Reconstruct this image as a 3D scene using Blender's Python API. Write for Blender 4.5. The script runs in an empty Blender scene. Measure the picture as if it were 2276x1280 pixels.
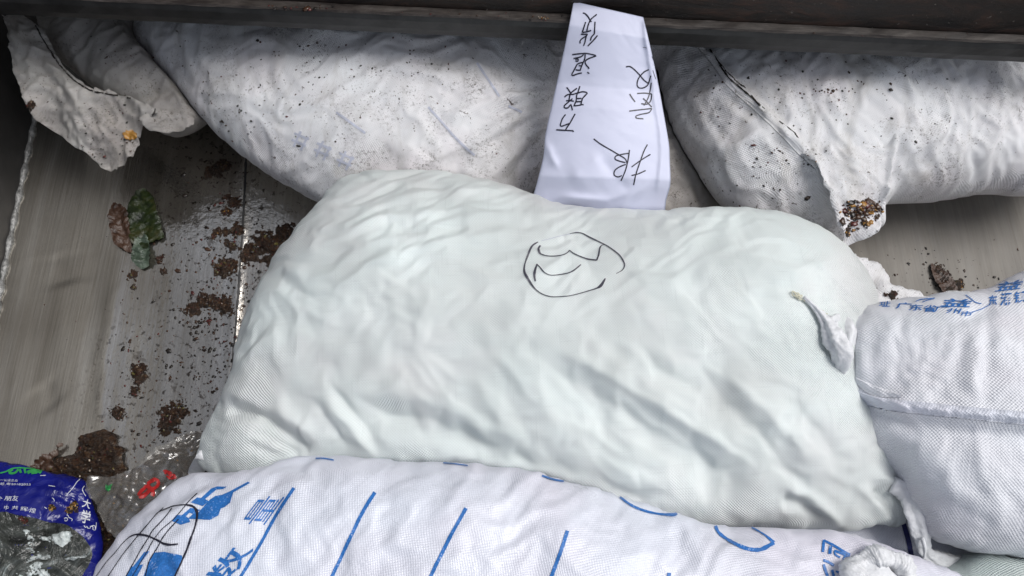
import bpy, bmesh, math, random
import numpy as np
from mathutils import Vector
from mathutils.bvhtree import BVHTree

S = bpy.context.scene
C = S.collection

# ------------------------------------------------------------------ camera
CAMZ, TILT, F = 1.4, math.radians(20), 1656.0
cam = bpy.data.objects.new('camera', bpy.data.cameras.new('camera'))
C.objects.link(cam)
cam.location = (0, 0, CAMZ)
cam.rotation_euler = (TILT, 0, 0)
cam.data.sensor_width = 36
cam.data.lens = 36 * F / 2276
cam.data.clip_start = .02
cam.data.clip_end = 100
S.camera = cam

# ------------------------------------------------------------------ light
SUN_EL, SUN_AZ = math.radians(59), math.radians(72)   # azimuth from +Y, negative = left
w = bpy.data.worlds.new('World'); S.world = w; w.use_nodes = True
nt = w.node_tree
sky = nt.nodes.new('ShaderNodeTexSky'); sky.sky_type = 'NISHITA'; sky.sun_disc = False
sky.sun_elevation = SUN_EL; sky.sun_rotation = SUN_AZ
sky.air_density = 1.0; sky.dust_density = 3.0; sky.ozone_density = 1.0
bg = nt.nodes['Background']; bg.inputs[1].default_value = .118
hs = nt.nodes.new('ShaderNodeHueSaturation'); hs.inputs['Saturation'].default_value = .42   # veiled, overcast sky
nt.links.new(sky.outputs[0], hs.inputs['Color']); nt.links.new(hs.outputs[0], bg.inputs[0])
sd = bpy.data.lights.new('sun', 'SUN'); sd.energy = 2.0; sd.angle = math.radians(32); sd.color = (1, .985, .965)
sun = bpy.data.objects.new('sun', sd); C.objects.link(sun)
dv = Vector((math.cos(SUN_EL) * math.sin(SUN_AZ), math.cos(SUN_EL) * math.cos(SUN_AZ), math.sin(SUN_EL)))
sun.rotation_euler = dv.to_track_quat('Z', 'Y').to_euler()
S.view_settings.view_transform = 'Standard'
S.view_settings.look = 'None'
S.view_settings.exposure = 0.03
S.view_settings.gamma = 1
S.view_settings.use_curve_mapping = False

# ------------------------------------------------------------------ mapping helpers
ct, st = math.cos(TILT), math.sin(TILT)
def ray(px, py):
    dx, dy = (px - 1138) / F, (640 - py) / F
    return np.array((dx, dy * ct + st, dy * st - ct))
def P(px, py, z):
    d = ray(px, py); k = (z - CAMZ) / d[2]
    return np.array((d[0] * k, d[1] * k, z))
def proj(X, Y, Z):
    """world arrays -> photo coordinates (only used to read where a traced fold lies)"""
    z = Z - CAMZ
    cy = Y * ct + z * st; cz = -Y * st + z * ct
    return 1138 + F * X / (-cz), 640 - F * cy / (-cz)

def tag(o, label=None, cat=None, group=None, kind=None):
    if label: o['label'] = label
    if cat: o['category'] = cat
    if group: o['group'] = group
    if kind: o['kind'] = kind
    return o
def empty(name, loc, label, cat, group=None):
    o = bpy.data.objects.new(name, None); C.objects.link(o); o.location = loc
    o.empty_display_size = .05
    return tag(o, label, cat, group)
def link_mesh(name, verts, faces, mats, parent=None, smooth=True, uv=None, mi=None):
    me = bpy.data.meshes.new(name)
    org = Vector((0, 0, 0))
    if parent is not None: org = parent.location.copy()
    V = np.array(verts, dtype=float).reshape(-1, 3) - np.array(org)
    me.from_pydata(V.tolist(), [], [tuple(int(i) for i in f) for f in faces])
    if not isinstance(mats, (list, tuple)): mats = [mats]
    for m in mats: me.materials.append(m)
    if mi is not None: me.polygons.foreach_set('material_index', np.array(mi, dtype=np.int32))
    if smooth: me.polygons.foreach_set('use_smooth', np.ones(len(me.polygons), dtype=bool))
    if uv is not None:
        l = me.uv_layers.new(name='UVMap')
        vi = np.zeros(len(me.loops), dtype=np.int32); me.loops.foreach_get('vertex_index', vi)
        l.data.foreach_set('uv', np.asarray(uv)[vi].astype(np.float32).ravel())
    me.update()
    o = bpy.data.objects.new(name, me); C.objects.link(o)
    if parent is not None: o.parent = parent
    return o

# ------------------------------------------------------------------ noise
def N2(x, y, seed=0):
    rs = np.random.RandomState(seed); T = rs.rand(64, 64) * 2 * np.pi
    GX, GY = np.cos(T), np.sin(T)
    xi = np.floor(x).astype(int); yi = np.floor(y).astype(int)
    fx, fy = x - xi, y - yi
    u = fx * fx * fx * (fx * (fx * 6 - 15) + 10); v = fy * fy * fy * (fy * (fy * 6 - 15) + 10)
    def g(a, b):
        I, J = (xi + a) % 64, (yi + b) % 64
        return GX[I, J] * (fx - a) + GY[I, J] * (fy - b)
    n0 = g(0, 0) * (1 - u) + g(1, 0) * u
    n1 = g(0, 1) * (1 - u) + g(1, 1) * u
    return (n0 * (1 - v) + n1 * v) * 1.5
def fbm(x, y, seed=0, o=4, gain=.5):
    a, s, r = 1, 1, 0
    for k in range(o):
        r = r + a * N2(x * s + 7.3 * k, y * s + 3.1 * k, seed + k); a *= gain; s *= 2.03
    return r
def ridged(x, y, seed=0, o=3):
    a, s, r = 1, 1, 0
    for k in range(o):
        n = 1 - np.abs(N2(x * s + 5.7 * k, y * s + 9.1 * k, seed + k)) * 2.2
        r = r + a * np.clip(n, 0, 1) ** 2; a *= .5; s *= 2.1
    return r
def ss(a, b, x):
    t = np.clip((x - a) / (b - a), 0, 1); return t * t * (3 - 2 * t)

# ------------------------------------------------------------------ polygons
def catmull(pts, n=8, closed=True):
    pts = np.array(pts, dtype=float); m = len(pts); out = []
    rng = range(m) if closed else range(m - 1)
    for i in rng:
        if closed: p0, p1, p2, p3 = pts[i - 1], pts[i], pts[(i + 1) % m], pts[(i + 2) % m]
        else: p0, p1, p2, p3 = pts[max(i - 1, 0)], pts[i], pts[i + 1], pts[min(i + 2, m - 1)]
        # centripetal-like tension: limit the tangents on uneven spacing
        d = np.linalg.norm(p2 - p1)
        t1 = (p2 - p0) / 2; t2 = (p3 - p1) / 2
        for t in (t1, t2):
            L = np.linalg.norm(t)
            if L > d: t *= d / L
        for k in range(n):
            s = k / n; s2, s3 = s * s, s * s * s
            out.append((2*s3-3*s2+1)*p1 + (s3-2*s2+s)*t1 + (-2*s3+3*s2)*p2 + (s3-s2)*t2)
    if not closed: out.append(pts[-1])
    return np.array(out)
def inside(poly, X, Y):
    r = np.zeros(X.shape, bool); n = len(poly); j = n - 1
    for i in range(n):
        xi, yi = poly[i]; xj, yj = poly[j]
        if yi != yj:
            c = ((yi > Y) != (yj > Y)) & (X < (xj - xi) * (Y - yi) / (yj - yi) + xi)
            r ^= c
        j = i
    return r
def near_poly(poly, x, y, closed=True):
    """distance, nearest point, side sign and position along (0..1) to a polyline"""
    poly = np.asarray(poly, dtype=float)
    A = poly; B = np.roll(poly, -1, 0)
    if not closed: A, B = poly[:-1], poly[1:]
    L = np.linalg.norm(B - A, axis=1); cum = np.concatenate(([0], np.cumsum(L)))
    bd = np.full(x.shape, 1e9); bx = np.zeros(x.shape); by = np.zeros(x.shape); bs = np.zeros(x.shape); bt = np.zeros(x.shape)
    for k in range(len(A)):
        ax, ay = A[k]; dx, dy = B[k] - A[k]; l2 = dx * dx + dy * dy
        if l2 < 1e-14: continue
        t = np.clip(((x - ax) * dx + (y - ay) * dy) / l2, 0, 1)
        qx, qy = ax + t * dx, ay + t * dy
        d = (x - qx) ** 2 + (y - qy) ** 2
        m = d < bd
        bd = np.where(m, d, bd); bx = np.where(m, qx, bx); by = np.where(m, qy, by)
        bs = np.where(m, np.sign(dx * (y - ay) - dy * (x - ax)), bs)
        bt = np.where(m, (cum[k] + t * L[k]) / max(cum[-1], 1e-9), bt)
    return np.sqrt(bd), bx, by, bs, bt

# fold primitives, all in photo coordinates; each returns metres of push along the surface normal
def crease(pts, amp, wl, wr=None, taper=.3):
    """a traced ridge (amp>0) or valley (amp<0); wl / wr: half widths left / right of the walking direction"""
    wr = wl if wr is None else wr
    pl = catmull(pts, 6, False)
    sd_ = int(abs(pts[0][0]) + abs(pts[0][1])) % 900; wv = min(6, wl * .35)
    mg = 2.6 * max(wl, wr) + 12; lo_, hi_ = pl.min(0) - mg, pl.max(0) + mg
    def f(PX, PY, h):
        PX = np.asarray(PX, float); PY = np.asarray(PY, float); out = np.zeros(PX.shape)
        k = (PX > lo_[0]) & (PX < hi_[0]) & (PY > lo_[1]) & (PY < hi_[1])
        if not k.any(): return out
        px, py = PX[k], PY[k]
        qx = px + wv * fbm(px / 55, py / 55, sd_, 2); qy = py + wv * fbm(px / 55 + 5, py / 55, sd_ + 7, 2)
        d, _, _, s, t = near_poly(pl, qx, qy, False)
        wd = np.where(s > 0, wr, wl) * (1 + .3 * N2(px / 90, py / 90, sd_ + 3))
        tp = ss(0, taper, t) * ss(0, taper, 1 - t) if taper > 0 else 1
        out[k] = amp * np.exp(-(((d / wd) ** 2 + .015) ** .72 - .0486)) * (.12 + .88 * tp) * (1 + .4 * N2(px / 60, py / 60, sd_ + 11))
        return out
    return f
def fan(c, k, amp, r0, r1, seed, a0=-180, a1=180, soft=25, twist=0.0):
    """pleats that run out from a gathered point"""
    def f(px, py, h):
        dx, dy = px - c[0], py - c[1]; r = np.hypot(dx, dy); th = np.arctan2(dy, dx)
        thd = np.degrees(th)
        m = ss(a0 - soft, a0, thd) * (1 - ss(a1, a1 + soft, thd)) if a1 - a0 < 359 else 1
        th2 = th + twist * np.log(np.maximum(r, 5) / 100)
        n = ridged(th2 * k, np.log(np.maximum(r, 8)) * 1.2, seed, 2) - .6
        return amp * n * m * ss(0, r0, r) * (1 - ss(r0, r1, r)) * 1.3
    return f
def streaks(ang, sl, sw, amp, seed, c=None, R=None, warp=.6, kind='ridged'):
    """long wrinkles along a direction; sl / sw wavelength along / across in photo pixels"""
    a = math.radians(ang); ca, sa = math.cos(a), math.sin(a)
    def f(px, py, h):
        wx = fbm(px / 260, py / 260, seed + 40, 2) * 120 * warp
        wy = fbm(px / 260 + 9, py / 260, seed + 50, 2) * 120 * warp
        x, y = px + wx, py + wy
        u, v = (x * ca + y * sa) / sl, (-x * sa + y * ca) / sw
        n = (ridged(u, v, seed, 3) - .75) if kind == 'ridged' else fbm(u, v, seed, 3)
        m = 1
        if c is not None:
            m = np.exp(-(((px - c[0]) / R[0]) ** 2 + ((py - c[1]) / R[1]) ** 2))
        return amp * n * m
    return f
def lump(c, R, amp, ang=0):
    a = math.radians(ang); ca, sa = math.cos(a), math.sin(a)
    def f(px, py, h):
        dx, dy = px - c[0], py - c[1]; u = (dx * ca + dy * sa) / R[0]; v = (-dx * sa + dy * ca) / R[1]
        return amp * np.exp(-(u * u + v * v))
    return f
def edge_puckers(amp, k, seed, reach=.5):
    def f(px, py, h):
        n = ridged(px / k, py / k, seed, 2) - .6
        return amp * n * np.exp(-((h - .3) / reach) ** 2)
    return f

def pillow(outline, z0, hi, lo, res=.005, p=.5, folds=(), wob=.0, seed=0, uvrot=0, smooth_outline=True, z0f=None):
    """closed sack: the traced outline at height z0, filled out by solving for a membrane, with folds pushed along its normal"""
    ol = catmull(outline, 8) if smooth_outline else np.array(outline, float)
    if wob:
        t = np.arange(len(ol)) * .35
        ol = ol + np.stack([fbm(t, t * 0 + .5, seed + 3, 3), fbm(t, t * 0 + 8.5, seed + 4, 3)], 1) * wob
    zf = (lambda x, y: z0) if z0f is None else z0f
    W = np.array([P(a, b, zf(a, b))[:2] for a, b in ol])
    x0, y0 = W.min(0) - 2.5 * res; x1, y1 = W.max(0) + 2.5 * res
    nx, ny = int((x1 - x0) / res) + 1, int((y1 - y0) / res) + 1
    X, Y = np.meshgrid(x0 + np.arange(nx) * res, y0 + np.arange(ny) * res, indexing='ij')
    M = inside(W, X, Y)
    # membrane: coarse solve, then refine
    def solve(mask, u, it, f):
        for _ in range(it):
            u[1:-1, 1:-1] = .25 * (u[2:, 1:-1] + u[:-2, 1:-1] + u[1:-1, 2:] + u[1:-1, :-2] + f)
            u *= mask
        return u
    kf = 4
    Mc = M[::kf, ::kf].astype(float)
    uc = solve(Mc, np.zeros(Mc.shape), 1200, 1.0)
    gi, gj = np.arange(nx) / kf, np.arange(ny) / kf
    i0 = np.minimum(gi.astype(int), Mc.shape[0] - 2); j0 = np.minimum(gj.astype(int), Mc.shape[1] - 2)
    fi = (gi - i0)[:, None]; fj = (gj - j0)[None]
    uf = (uc[i0][:, j0] * (1 - fi) * (1 - fj) + uc[i0 + 1][:, j0] * fi * (1 - fj) + uc[i0][:, j0 + 1] * (1 - fi) * fj + uc[i0 + 1][:, j0 + 1] * fi * fj)
    u = solve(M.astype(float), uf * M, 260, 1.0 / kf ** 2)
    H = (u / u.max()) ** p
    # outside corners of the rim cells snap onto the outline
    cell = M[:-1, :-1] | M[1:, :-1] | M[:-1, 1:] | M[1:, 1:]
    used = np.zeros(M.shape, bool)
    used[:-1, :-1] |= cell; used[1:, :-1] |= cell; used[:-1, 1:] |= cell; used[1:, 1:] |= cell
    rim = used & ~M
    Xs, Ys = X.copy(), Y.copy()
    if rim.any():
        d, qx, qy, _, _ = near_poly(W, X[rim], Y[rim]); Xs[rim] = qx; Ys[rim] = qy
    H = np.where(M, H, 0)
    zmid = np.full(H.shape, z0) if z0f is None else np.array(z0f(*proj(Xs, Ys, np.full(H.shape, z0))))
    Zt = zmid + hi * H; Zb = zmid - lo * H
    gx = np.gradient(Zt, res, axis=0); gy = np.gradient(Zt, res, axis=1)
    ln = np.sqrt(gx ** 2 + gy ** 2 + 1); nxn, nyn, nzn = -gx / ln, -gy / ln, 1 / ln
    px, py = proj(Xs, Ys, Zt)
    D = np.zeros(H.shape)
    for f in folds: D = D + f(px, py, H)
    D *= ss(0, .35, H)
    Xt, Yt, Ztt = Xs + nxn * D, Ys + nyn * D, Zt + nzn * D
    # cloth coordinates: arc length along both directions of the undisturbed top
    du = np.sqrt(res ** 2 + np.diff(Zt, axis=0) ** 2); dvv = np.sqrt(res ** 2 + np.diff(Zt, axis=1) ** 2)
    U = np.concatenate([np.zeros((1, ny)), np.cumsum(np.minimum(du, res * 3), 0)], 0); U -= U[nx // 2][None]
    Vv = np.concatenate([np.zeros((nx, 1)), np.cumsum(np.minimum(dvv, res * 3), 1)], 1); Vv -= Vv[:, ny // 2][:, None]
    a = math.radians(uvrot); U2 = U * math.cos(a) - Vv * math.sin(a); V2 = U * math.sin(a) + Vv * math.cos(a)
    it = -np.ones(M.shape, int); it[used] = np.arange(used.sum())
    verts = np.stack([Xt[used], Yt[used], Ztt[used]], 1); uv = np.stack([U2[used], V2[used]], 1)
    nb = len(verts)
    ib = it.copy(); ib[M] = nb + np.arange(M.sum())
    verts = np.concatenate([verts, np.stack([Xs[M], Ys[M], Zb[M]], 1)]); uv = np.concatenate([uv, np.stack([U2[M], V2[M]], 1)])
    faces = []
    ci, cj = np.nonzero(cell)
    for i, j in zip(ci, cj):
        faces.append((it[i, j], it[i + 1, j], it[i + 1, j + 1], it[i, j + 1]))
        faces.append((ib[i, j], ib[i, j + 1], ib[i + 1, j + 1], ib[i + 1, j]))
    return verts, faces, uv

def clean(verts, faces, uv):
    """merge rim corners that snapped together"""
    key = {}; remap = np.zeros(len(verts), int); keep = []
    r = np.round(verts / 1e-5).astype(np.int64)
    for i, k in enumerate(map(tuple, r)):
        if k in key: remap[i] = key[k]
        else: key[k] = len(keep); remap[i] = len(keep); keep.append(i)
    out = []
    seen = set()
    for f in faces:
        g = []
        for i in f:
            m = remap[i]
            if not g or g[-1] != m: g.append(m)
        if len(g) > 2 and g[0] == g[-1]: g.pop()
        if len(set(g)) == len(g) >= 3:
            s = tuple(sorted(g))
            if s in seen: continue
            seen.add(s); out.append(tuple(g))
    return verts[keep], out, uv[keep]

def bvh(o):
    me = o.data; M = o.matrix_world; loc = o.location + (o.parent.location if o.parent else Vector())
    return BVHTree.FromPolygons([v.co + loc for v in me.vertices], [tuple(p.vertices) for p in me.polygons])

def press(verts, trees, gap=.003, floor=.004):
    """a lower thing gives way under what lies on it, and never sinks through the floor"""
    v = verts.copy()
    for i in range(len(v)):
        x, y, z = v[i]
        for t in trees:
            hit = t.ray_cast(Vector((x, y, -1)), Vector((0, 0, 1)))
            if hit[0] is not None and z > hit[0].z - gap: z = hit[0].z - gap
        v[i, 2] = max(z, floor + (.001 if i % 2 else 0))
    return v

CAMP = Vector((0, 0, CAMZ))
def hitp(tree, px, py, off=.0006):
    d = Vector(ray(px, py)).normalized()
    h = tree.ray_cast(CAMP, d)
    if h[0] is None: return None
    n = h[1]
    if n.dot(d) > 0: n = -n
    return h[0] + n * off

def ribbon_geo(tree, pts, wd, step=3, off=.0011, verts=None, faces=None, wob=0, closed=False):
    """an ink line lying on a surface"""
    verts = [] if verts is None else verts; faces = [] if faces is None else faces
    w = np.array([wd] * len(pts), float) if np.isscalar(wd) else np.array(wd, float)
    pp = np.concatenate([np.array(pts, float), w[:, None]], 1)
    c = catmull(pp, 6, closed)
    # resample
    L = np.concatenate(([0], np.cumsum(np.linalg.norm(np.diff(c[:, :2], axis=0), axis=1))))
    n = max(3, int(L[-1] / step)); t = np.linspace(0, L[-1], n)
    X = np.interp(t, L, c[:, 0]); Y = np.interp(t, L, c[:, 1]); Wd = np.interp(t, L, c[:, 2])
    tx, ty = np.gradient(X), np.gradient(Y); l = np.hypot(tx, ty) + 1e-9; nx, ny = -ty / l, tx / l
    if wob: Wd = Wd * (1 + wob * fbm(t / 9, t * 0 + 3.3, int(X[0]) % 97, 2))
    prev = None
    for k in range(n):
        a = hitp(tree, X[k] + nx[k] * Wd[k] / 2, Y[k] + ny[k] * Wd[k] / 2, off)
        b = hitp(tree, X[k] - nx[k] * Wd[k] / 2, Y[k] - ny[k] * Wd[k] / 2, off)
        m = hitp(tree, X[k], Y[k], off)
        if a is None or b is None or m is None or (a - b).length > .09: prev = None; continue
        i = len(verts); verts += [tuple(a), tuple(m), tuple(b)]
        if prev is not None and (Vector(verts[prev + 1]) - m).length < .06:
            faces += [(prev, prev + 1, i + 1, i), (prev + 1, prev + 2, i + 2, i + 1)]
        prev = i
    return verts, faces
def patch_geo(tree, poly, step=4, off=.0011, verts=None, faces=None):
    """a printed area lying on a surface"""
    verts = [] if verts is None else verts; faces = [] if faces is None else faces
    bm = bmesh.new()
    vs = [bm.verts.new((x, y, 0)) for x, y in poly]
    bm.faces.new(vs)
    return flat_to_surface(bm, tree, step, off, verts, faces)
def flat_to_surface(bm, tree, step, off, verts, faces):
    bmesh.ops.triangulate(bm, faces=bm.faces[:])
    for _ in range(5):
        es = [e for e in bm.edges if e.calc_length() > step]
        if not es: break
        bmesh.ops.subdivide_edges(bm, edges=es, cuts=1)
        bmesh.ops.triangulate(bm, faces=[f for f in bm.faces if len(f.verts) > 3])
    base = len(verts); idx = {}
    for v in bm.verts:
        h = hitp(tree, v.co.x, v.co.y, off)
        if h is not None: idx[v.index if v.index >= 0 else id(v)] = None
    bm.verts.index_update(); idx = {}
    for v in bm.verts:
        h = hitp(tree, v.co.x, v.co.y, off)
        if h is not None: idx[v.index] = len(verts); verts.append(tuple(h))
    for f in bm.faces:
        ids = [idx.get(v.index) for v in f.verts]
        if None in ids: continue
        p = [Vector(verts[i]) for i in ids]
        if max((p[0]-p[1]).length, (p[1]-p[2]).length, (p[0]-p[2]).length) < .04: faces.append(tuple(ids))
    bm.free()
    return verts, faces
def glyph_geo(tree, ch, O, h, d, verts, faces, step=3, off=.0011, bold=.012):
    """one printed character: its em square is laid along the vectors h (across) and d (down), in photo coordinates"""
    cu = bpy.data.curves.new('glyph', 'FONT'); cu.body = ch; cu.size = 1; cu.offset = bold; cu.resolution_u = 3
    ob = bpy.data.objects.new('glyph', cu); C.objects.link(ob)
    bpy.context.view_layer.update()
    dg = bpy.context.evaluated_depsgraph_get()
    me = bpy.data.meshes.new_from_object(ob.evaluated_get(dg))
    bpy.data.objects.remove(ob); bpy.data.curves.remove(cu)
    if not len(me.vertices): return
    co = np.array([v.co[:2] for v in me.vertices]); mn, mx = co.min(0), co.max(0)
    sz = np.maximum(mx - mn, 1e-4)
    bm = bmesh.new(); bm.from_mesh(me); bpy.data.meshes.remove(me)
    for v in bm.verts:
        u = (v.co.x - mn[0]) / sz[0]; q = (mx[1] - v.co.y) / sz[1]
        v.co = (O[0] + u * h[0] + q * d[0], O[1] + u * h[1] + q * d[1], 0)
    flat_to_surface(bm, tree, step, off, verts, faces)
def flush(name, mat, parent):
    """link what has been collected in vs / fs as one part"""
    global vs, fs
    if fs: link_mesh(name, vs, fs, mat, parent, smooth=False)
    vs, fs = [], []
def zoomed(pts, s, ox, oy): return [(ox + a / s, oy + b / s) for a, b in pts]

# ------------------------------------------------------------------ materials
def newmat(name):
    m = bpy.data.materials.new(name); m.use_nodes = True
    return m, m.node_tree, m.node_tree.nodes['Principled BSDF']
def nd(nt, t, **kw):
    n = nt.nodes.new(t)
    for k, v in kw.items():
        if k.startswith('i_'): n.inputs[int(k[2:])].default_value = v
        else: setattr(n, k, v)
    return n
def ramp(nt, src, stops):
    r = nt.nodes.new('ShaderNodeValToRGB'); e = r.color_ramp.elements
    while len(e) < len(stops): e.new(.5)
    for q, (p, c) in zip(e, stops): q.position = p; q.color = (*c, 1) if len(c) == 3 else c
    nt.links.new(src, r.inputs[0]); return r.outputs[0]
def mixc(nt, f, a, b, mode='MIX'):
    n = nt.nodes.new('ShaderNodeMix'); n.data_type = 'RGBA'; n.blend_type = mode
    for s, v in ((n.inputs[0], f), (n.inputs[6], a), (n.inputs[7], b)):
        if isinstance(v, (int, float)): s.default_value = v
        elif isinstance(v, tuple): s.default_value = (*v, 1)
        else: nt.links.new(v, s)
    return n.outputs[2]
def math_(nt, op, a, b=None, c=None):
    n = nt.nodes.new('ShaderNodeMath'); n.operation = op
    for s, v in zip(n.inputs, (a, b, c)):
        if v is None: continue
        if isinstance(v, (int, float)): s.default_value = v
        else: nt.links.new(v, s)
    return n.outputs[0]
def noise(nt, vec, scale, detail=4, rough=.6, dist=0):
    n = nd(nt, 'ShaderNodeTexNoise'); n.inputs['Scale'].default_value = scale; n.inputs['Detail'].default_value = detail
    n.inputs['Roughness'].default_value = rough; n.inputs['Distortion'].default_value = dist
    if vec is not None: nt.links.new(vec, n.inputs['Vector'])
    return n.outputs[0]
def mapping(nt, vec, scale=(1, 1, 1), rot=(0, 0, 0)):
    n = nt.nodes.new('ShaderNodeMapping'); n.inputs['Scale'].default_value = scale; n.inputs['Rotation'].default_value = rot
    nt.links.new(vec, n.inputs['Vector']); return n.outputs[0]

def sackmat(name, base, dirt=0.0, period=.0042, weave=.0008, rough=.42, tint=(.60, .58, .55), grime=.3, wrinkle=.0006, tape=.5):
    m, nt, b = newmat(name); L = nt.links.new
    tc = nt.nodes.new('ShaderNodeTexCoord'); uv = tc.outputs['UV']; ob = tc.outputs['Object']
    sep = nt.nodes.new('ShaderNodeSeparateXYZ')
    # slightly uneven tapes
    wv = nd(nt, 'ShaderNodeVectorMath', operation='ADD'); L(uv, wv.inputs[0])
    nz = nt.nodes.new('ShaderNodeTexNoise'); nz.inputs['Scale'].default_value = 14; nz.inputs['Detail'].default_value = 2; L(uv, nz.inputs['Vector'])
    sc = nd(nt, 'ShaderNodeVectorMath', operation='SCALE'); L(nz.outputs['Color'], sc.inputs[0]); sc.inputs['Scale'].default_value = .012
    L(sc.outputs[0], wv.inputs[1]); L(wv.outputs[0], sep.inputs[0])
    k = 2 * math.pi / period
    sx = math_(nt, 'SINE', math_(nt, 'MULTIPLY', sep.outputs[0], k)); sy = math_(nt, 'SINE', math_(nt, 'MULTIPLY', sep.outputs[1], k))
    wvv = math_(nt, 'MULTIPLY', sx, sy)
    # how strongly the weave shows varies over the cloth
    vis = ramp(nt, noise(nt, ob, 7, 3), [(.3, (.25,) * 3), (.62, (1,) * 3)])
    # broken long threads
    th1 = noise(nt, mapping(nt, uv, (260, 7, 1)), 1, 2, .5); th2 = noise(nt, mapping(nt, uv, (7, 260, 1)), 1, 2, .5)
    thr = math_(nt, 'ADD', th1, th2)
    crum = noise(nt, mapping(nt, ob, (1, 1, 1)), 26, 5, .62, .8)
    h = math_(nt, 'ADD', math_(nt, 'MULTIPLY', math_(nt, 'MULTIPLY', wvv, vis), weave), math_(nt, 'MULTIPLY', crum, wrinkle * 3))
    h = math_(nt, 'ADD', h, math_(nt, 'MULTIPLY', thr, weave * tape * 2))
    h = math_(nt, 'ADD', h, math_(nt, 'MULTIPLY', noise(nt, ob, 240, 3, .7), wrinkle * .9))
    bp = nt.nodes.new('ShaderNodeBump'); bp.inputs['Distance'].default_value = 1; bp.inputs['Strength'].default_value = 1
    L(h, bp.inputs['Height']); L(bp.outputs[0], b.inputs['Normal'])
    col = mixc(nt, ramp(nt, noise(nt, ob, 3.5, 4, .6, .5), [(.35, (0, 0, 0)), (.68, (1, 1, 1))]), base, tuple(c * .90 + .04 * (i == 0) for i, c in enumerate(base)))
    col = mixc(nt, math_(nt, 'MULTIPLY', math_(nt, 'ADD', math_(nt, 'MULTIPLY', wvv, .5), .5), .42), col, tuple(min(1, c * 1.25) for c in base))
    # pulled threads and scuffs along both weave directions
    for sc_, c_ in (((520, 9, 1), 1.22), ((9, 520, 1), 1.22), ((340, 16, 1), .80), ((16, 340, 1), .80)):
        q = noise(nt, mapping(nt, uv, sc_), 1, 3, .6)
        col = mixc(nt, math_(nt, 'MULTIPLY', ramp(nt, q, [(.60, (0, 0, 0)), (.70, (1, 1, 1))]), .30), col, tuple(min(.93, c * c_) for c in base))
    # faint warm and cool show-through of what is inside
    col = mixc(nt, math_(nt, 'MULTIPLY', ramp(nt, noise(nt, ob, 4.7, 3), [(.50, (0, 0, 0)), (.68, (1, 1, 1))]), .5), col, (base[0] * 1.06, base[1] * .96, base[2] * .98))
    if grime > 0:
        g = ramp(nt, noise(nt, ob, 5.5, 7, .68, .6), [(.45, (0, 0, 0)), (.78, (1, 1, 1))])
        col = mixc(nt, math_(nt, 'MULTIPLY', g, grime), col, tint)
    if dirt > 0:
        zone = ramp(nt, noise(nt, ob, 3.6, 5, .65, .4), [(.44, (.02,) * 3), (.60, (1, 1, 1))])
        z2 = ramp(nt, noise(nt, ob, 17, 4, .7, .3), [(.44, (0, 0, 0)), (.60, (1, 1, 1))])
        soot = ramp(nt, noise(nt, ob, 170, 5, .85, .3), [(.50, (0, 0, 0)), (.60, (1, 1, 1))])
        col = mixc(nt, math_(nt, 'MULTIPLY', math_(nt, 'MULTIPLY', soot, math_(nt, 'MULTIPLY', zone, z2)), .8 * dirt), col, (.09, .075, .06))
        sp = ramp(nt, noise(nt, ob, 260, 3, .6), [(.60, (0, 0, 0)), (.63, (1, 1, 1))])
        col = mixc(nt, math_(nt, 'MULTIPLY', math_(nt, 'MULTIPLY', sp, z2), .6 * dirt), col, (.05, .035, .025))
        sp2 = ramp(nt, noise(nt, ob, 52, 5, .75, .8), [(.645, (0, 0, 0)), (.672, (1, 1, 1))])
        col = mixc(nt, math_(nt, 'MULTIPLY', sp2, .9 * dirt), col, (.045, .02, .012))
        wash = ramp(nt, noise(nt, mapping(nt, ob, (1, .45, 1)), 7, 8, .74, 1.2), [(.50, (0, 0, 0)), (.66, (1, 1, 1))])
        col = mixc(nt, math_(nt, 'MULTIPLY', wash, .42 * dirt), col, (.27, .245, .20))
    L(col, b.inputs['Base Color'])
    L(ramp(nt, noise(nt, ob, 12, 4), [(.3, (rough - .07,) * 3), (.7, (rough + .15,) * 3)]), b.inputs['Roughness'])
    b.inputs['Specular IOR Level'].default_value = .55
    return m
def simple(name, col, rough=.6, var=.3, scale=40, metal=0, spec=.5, bump=0, coat=0):
    m, nt, b = newmat(name); ob = nt.nodes.new('ShaderNodeTexCoord').outputs['Object']
    n = noise(nt, ob, scale, 4)
    nt.links.new(ramp(nt, n, [(.3, tuple(c * (1 - var) for c in col)), (.7, tuple(min(1, c * (1 + var)) for c in col))]), b.inputs['Base Color'])
    b.inputs['Roughness'].default_value = rough; b.inputs['Metallic'].default_value = metal
    b.inputs['Specular IOR Level'].default_value = spec; b.inputs['Coat Weight'].default_value = coat
    if bump:
        bp = nt.nodes.new('ShaderNodeBump'); bp.inputs['Distance'].default_value = bump; nt.links.new(n, bp.inputs['Height']); nt.links.new(bp.outputs[0], b.inputs['Normal'])
    return m

M_main = sackmat('woven_pale_green', (.675, .738, .727), dirt=0, weave=.0008, rough=.38, grime=.12, tint=(.60, .57, .58))
M_green = sackmat('woven_sea_green', (.55, .63, .61), dirt=0, grime=.1)
M_white = sackmat('woven_white', (.70, .72, .76), dirt=0, grime=.10, period=.0048, weave=.00055)
M_coat = sackmat('coated_white', (.65, .68, .755), dirt=0, grime=.06, weave=.0003, rough=.33, wrinkle=.0004)
M_dirty = sackmat('woven_dirty', (.57, .58, .595), dirt=1.0, grime=.45, wrinkle=.0009, weave=.0004)
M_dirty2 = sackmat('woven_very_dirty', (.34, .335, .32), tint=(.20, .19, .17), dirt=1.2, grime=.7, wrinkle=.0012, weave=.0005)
M_dirtylite = sackmat('woven_spotted', (.73, .74, .755), tint=(.42, .41, .38), rough=.33, dirt=1.0, grime=.4, wrinkle=.0008, weave=.0005, period=.0046)
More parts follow.
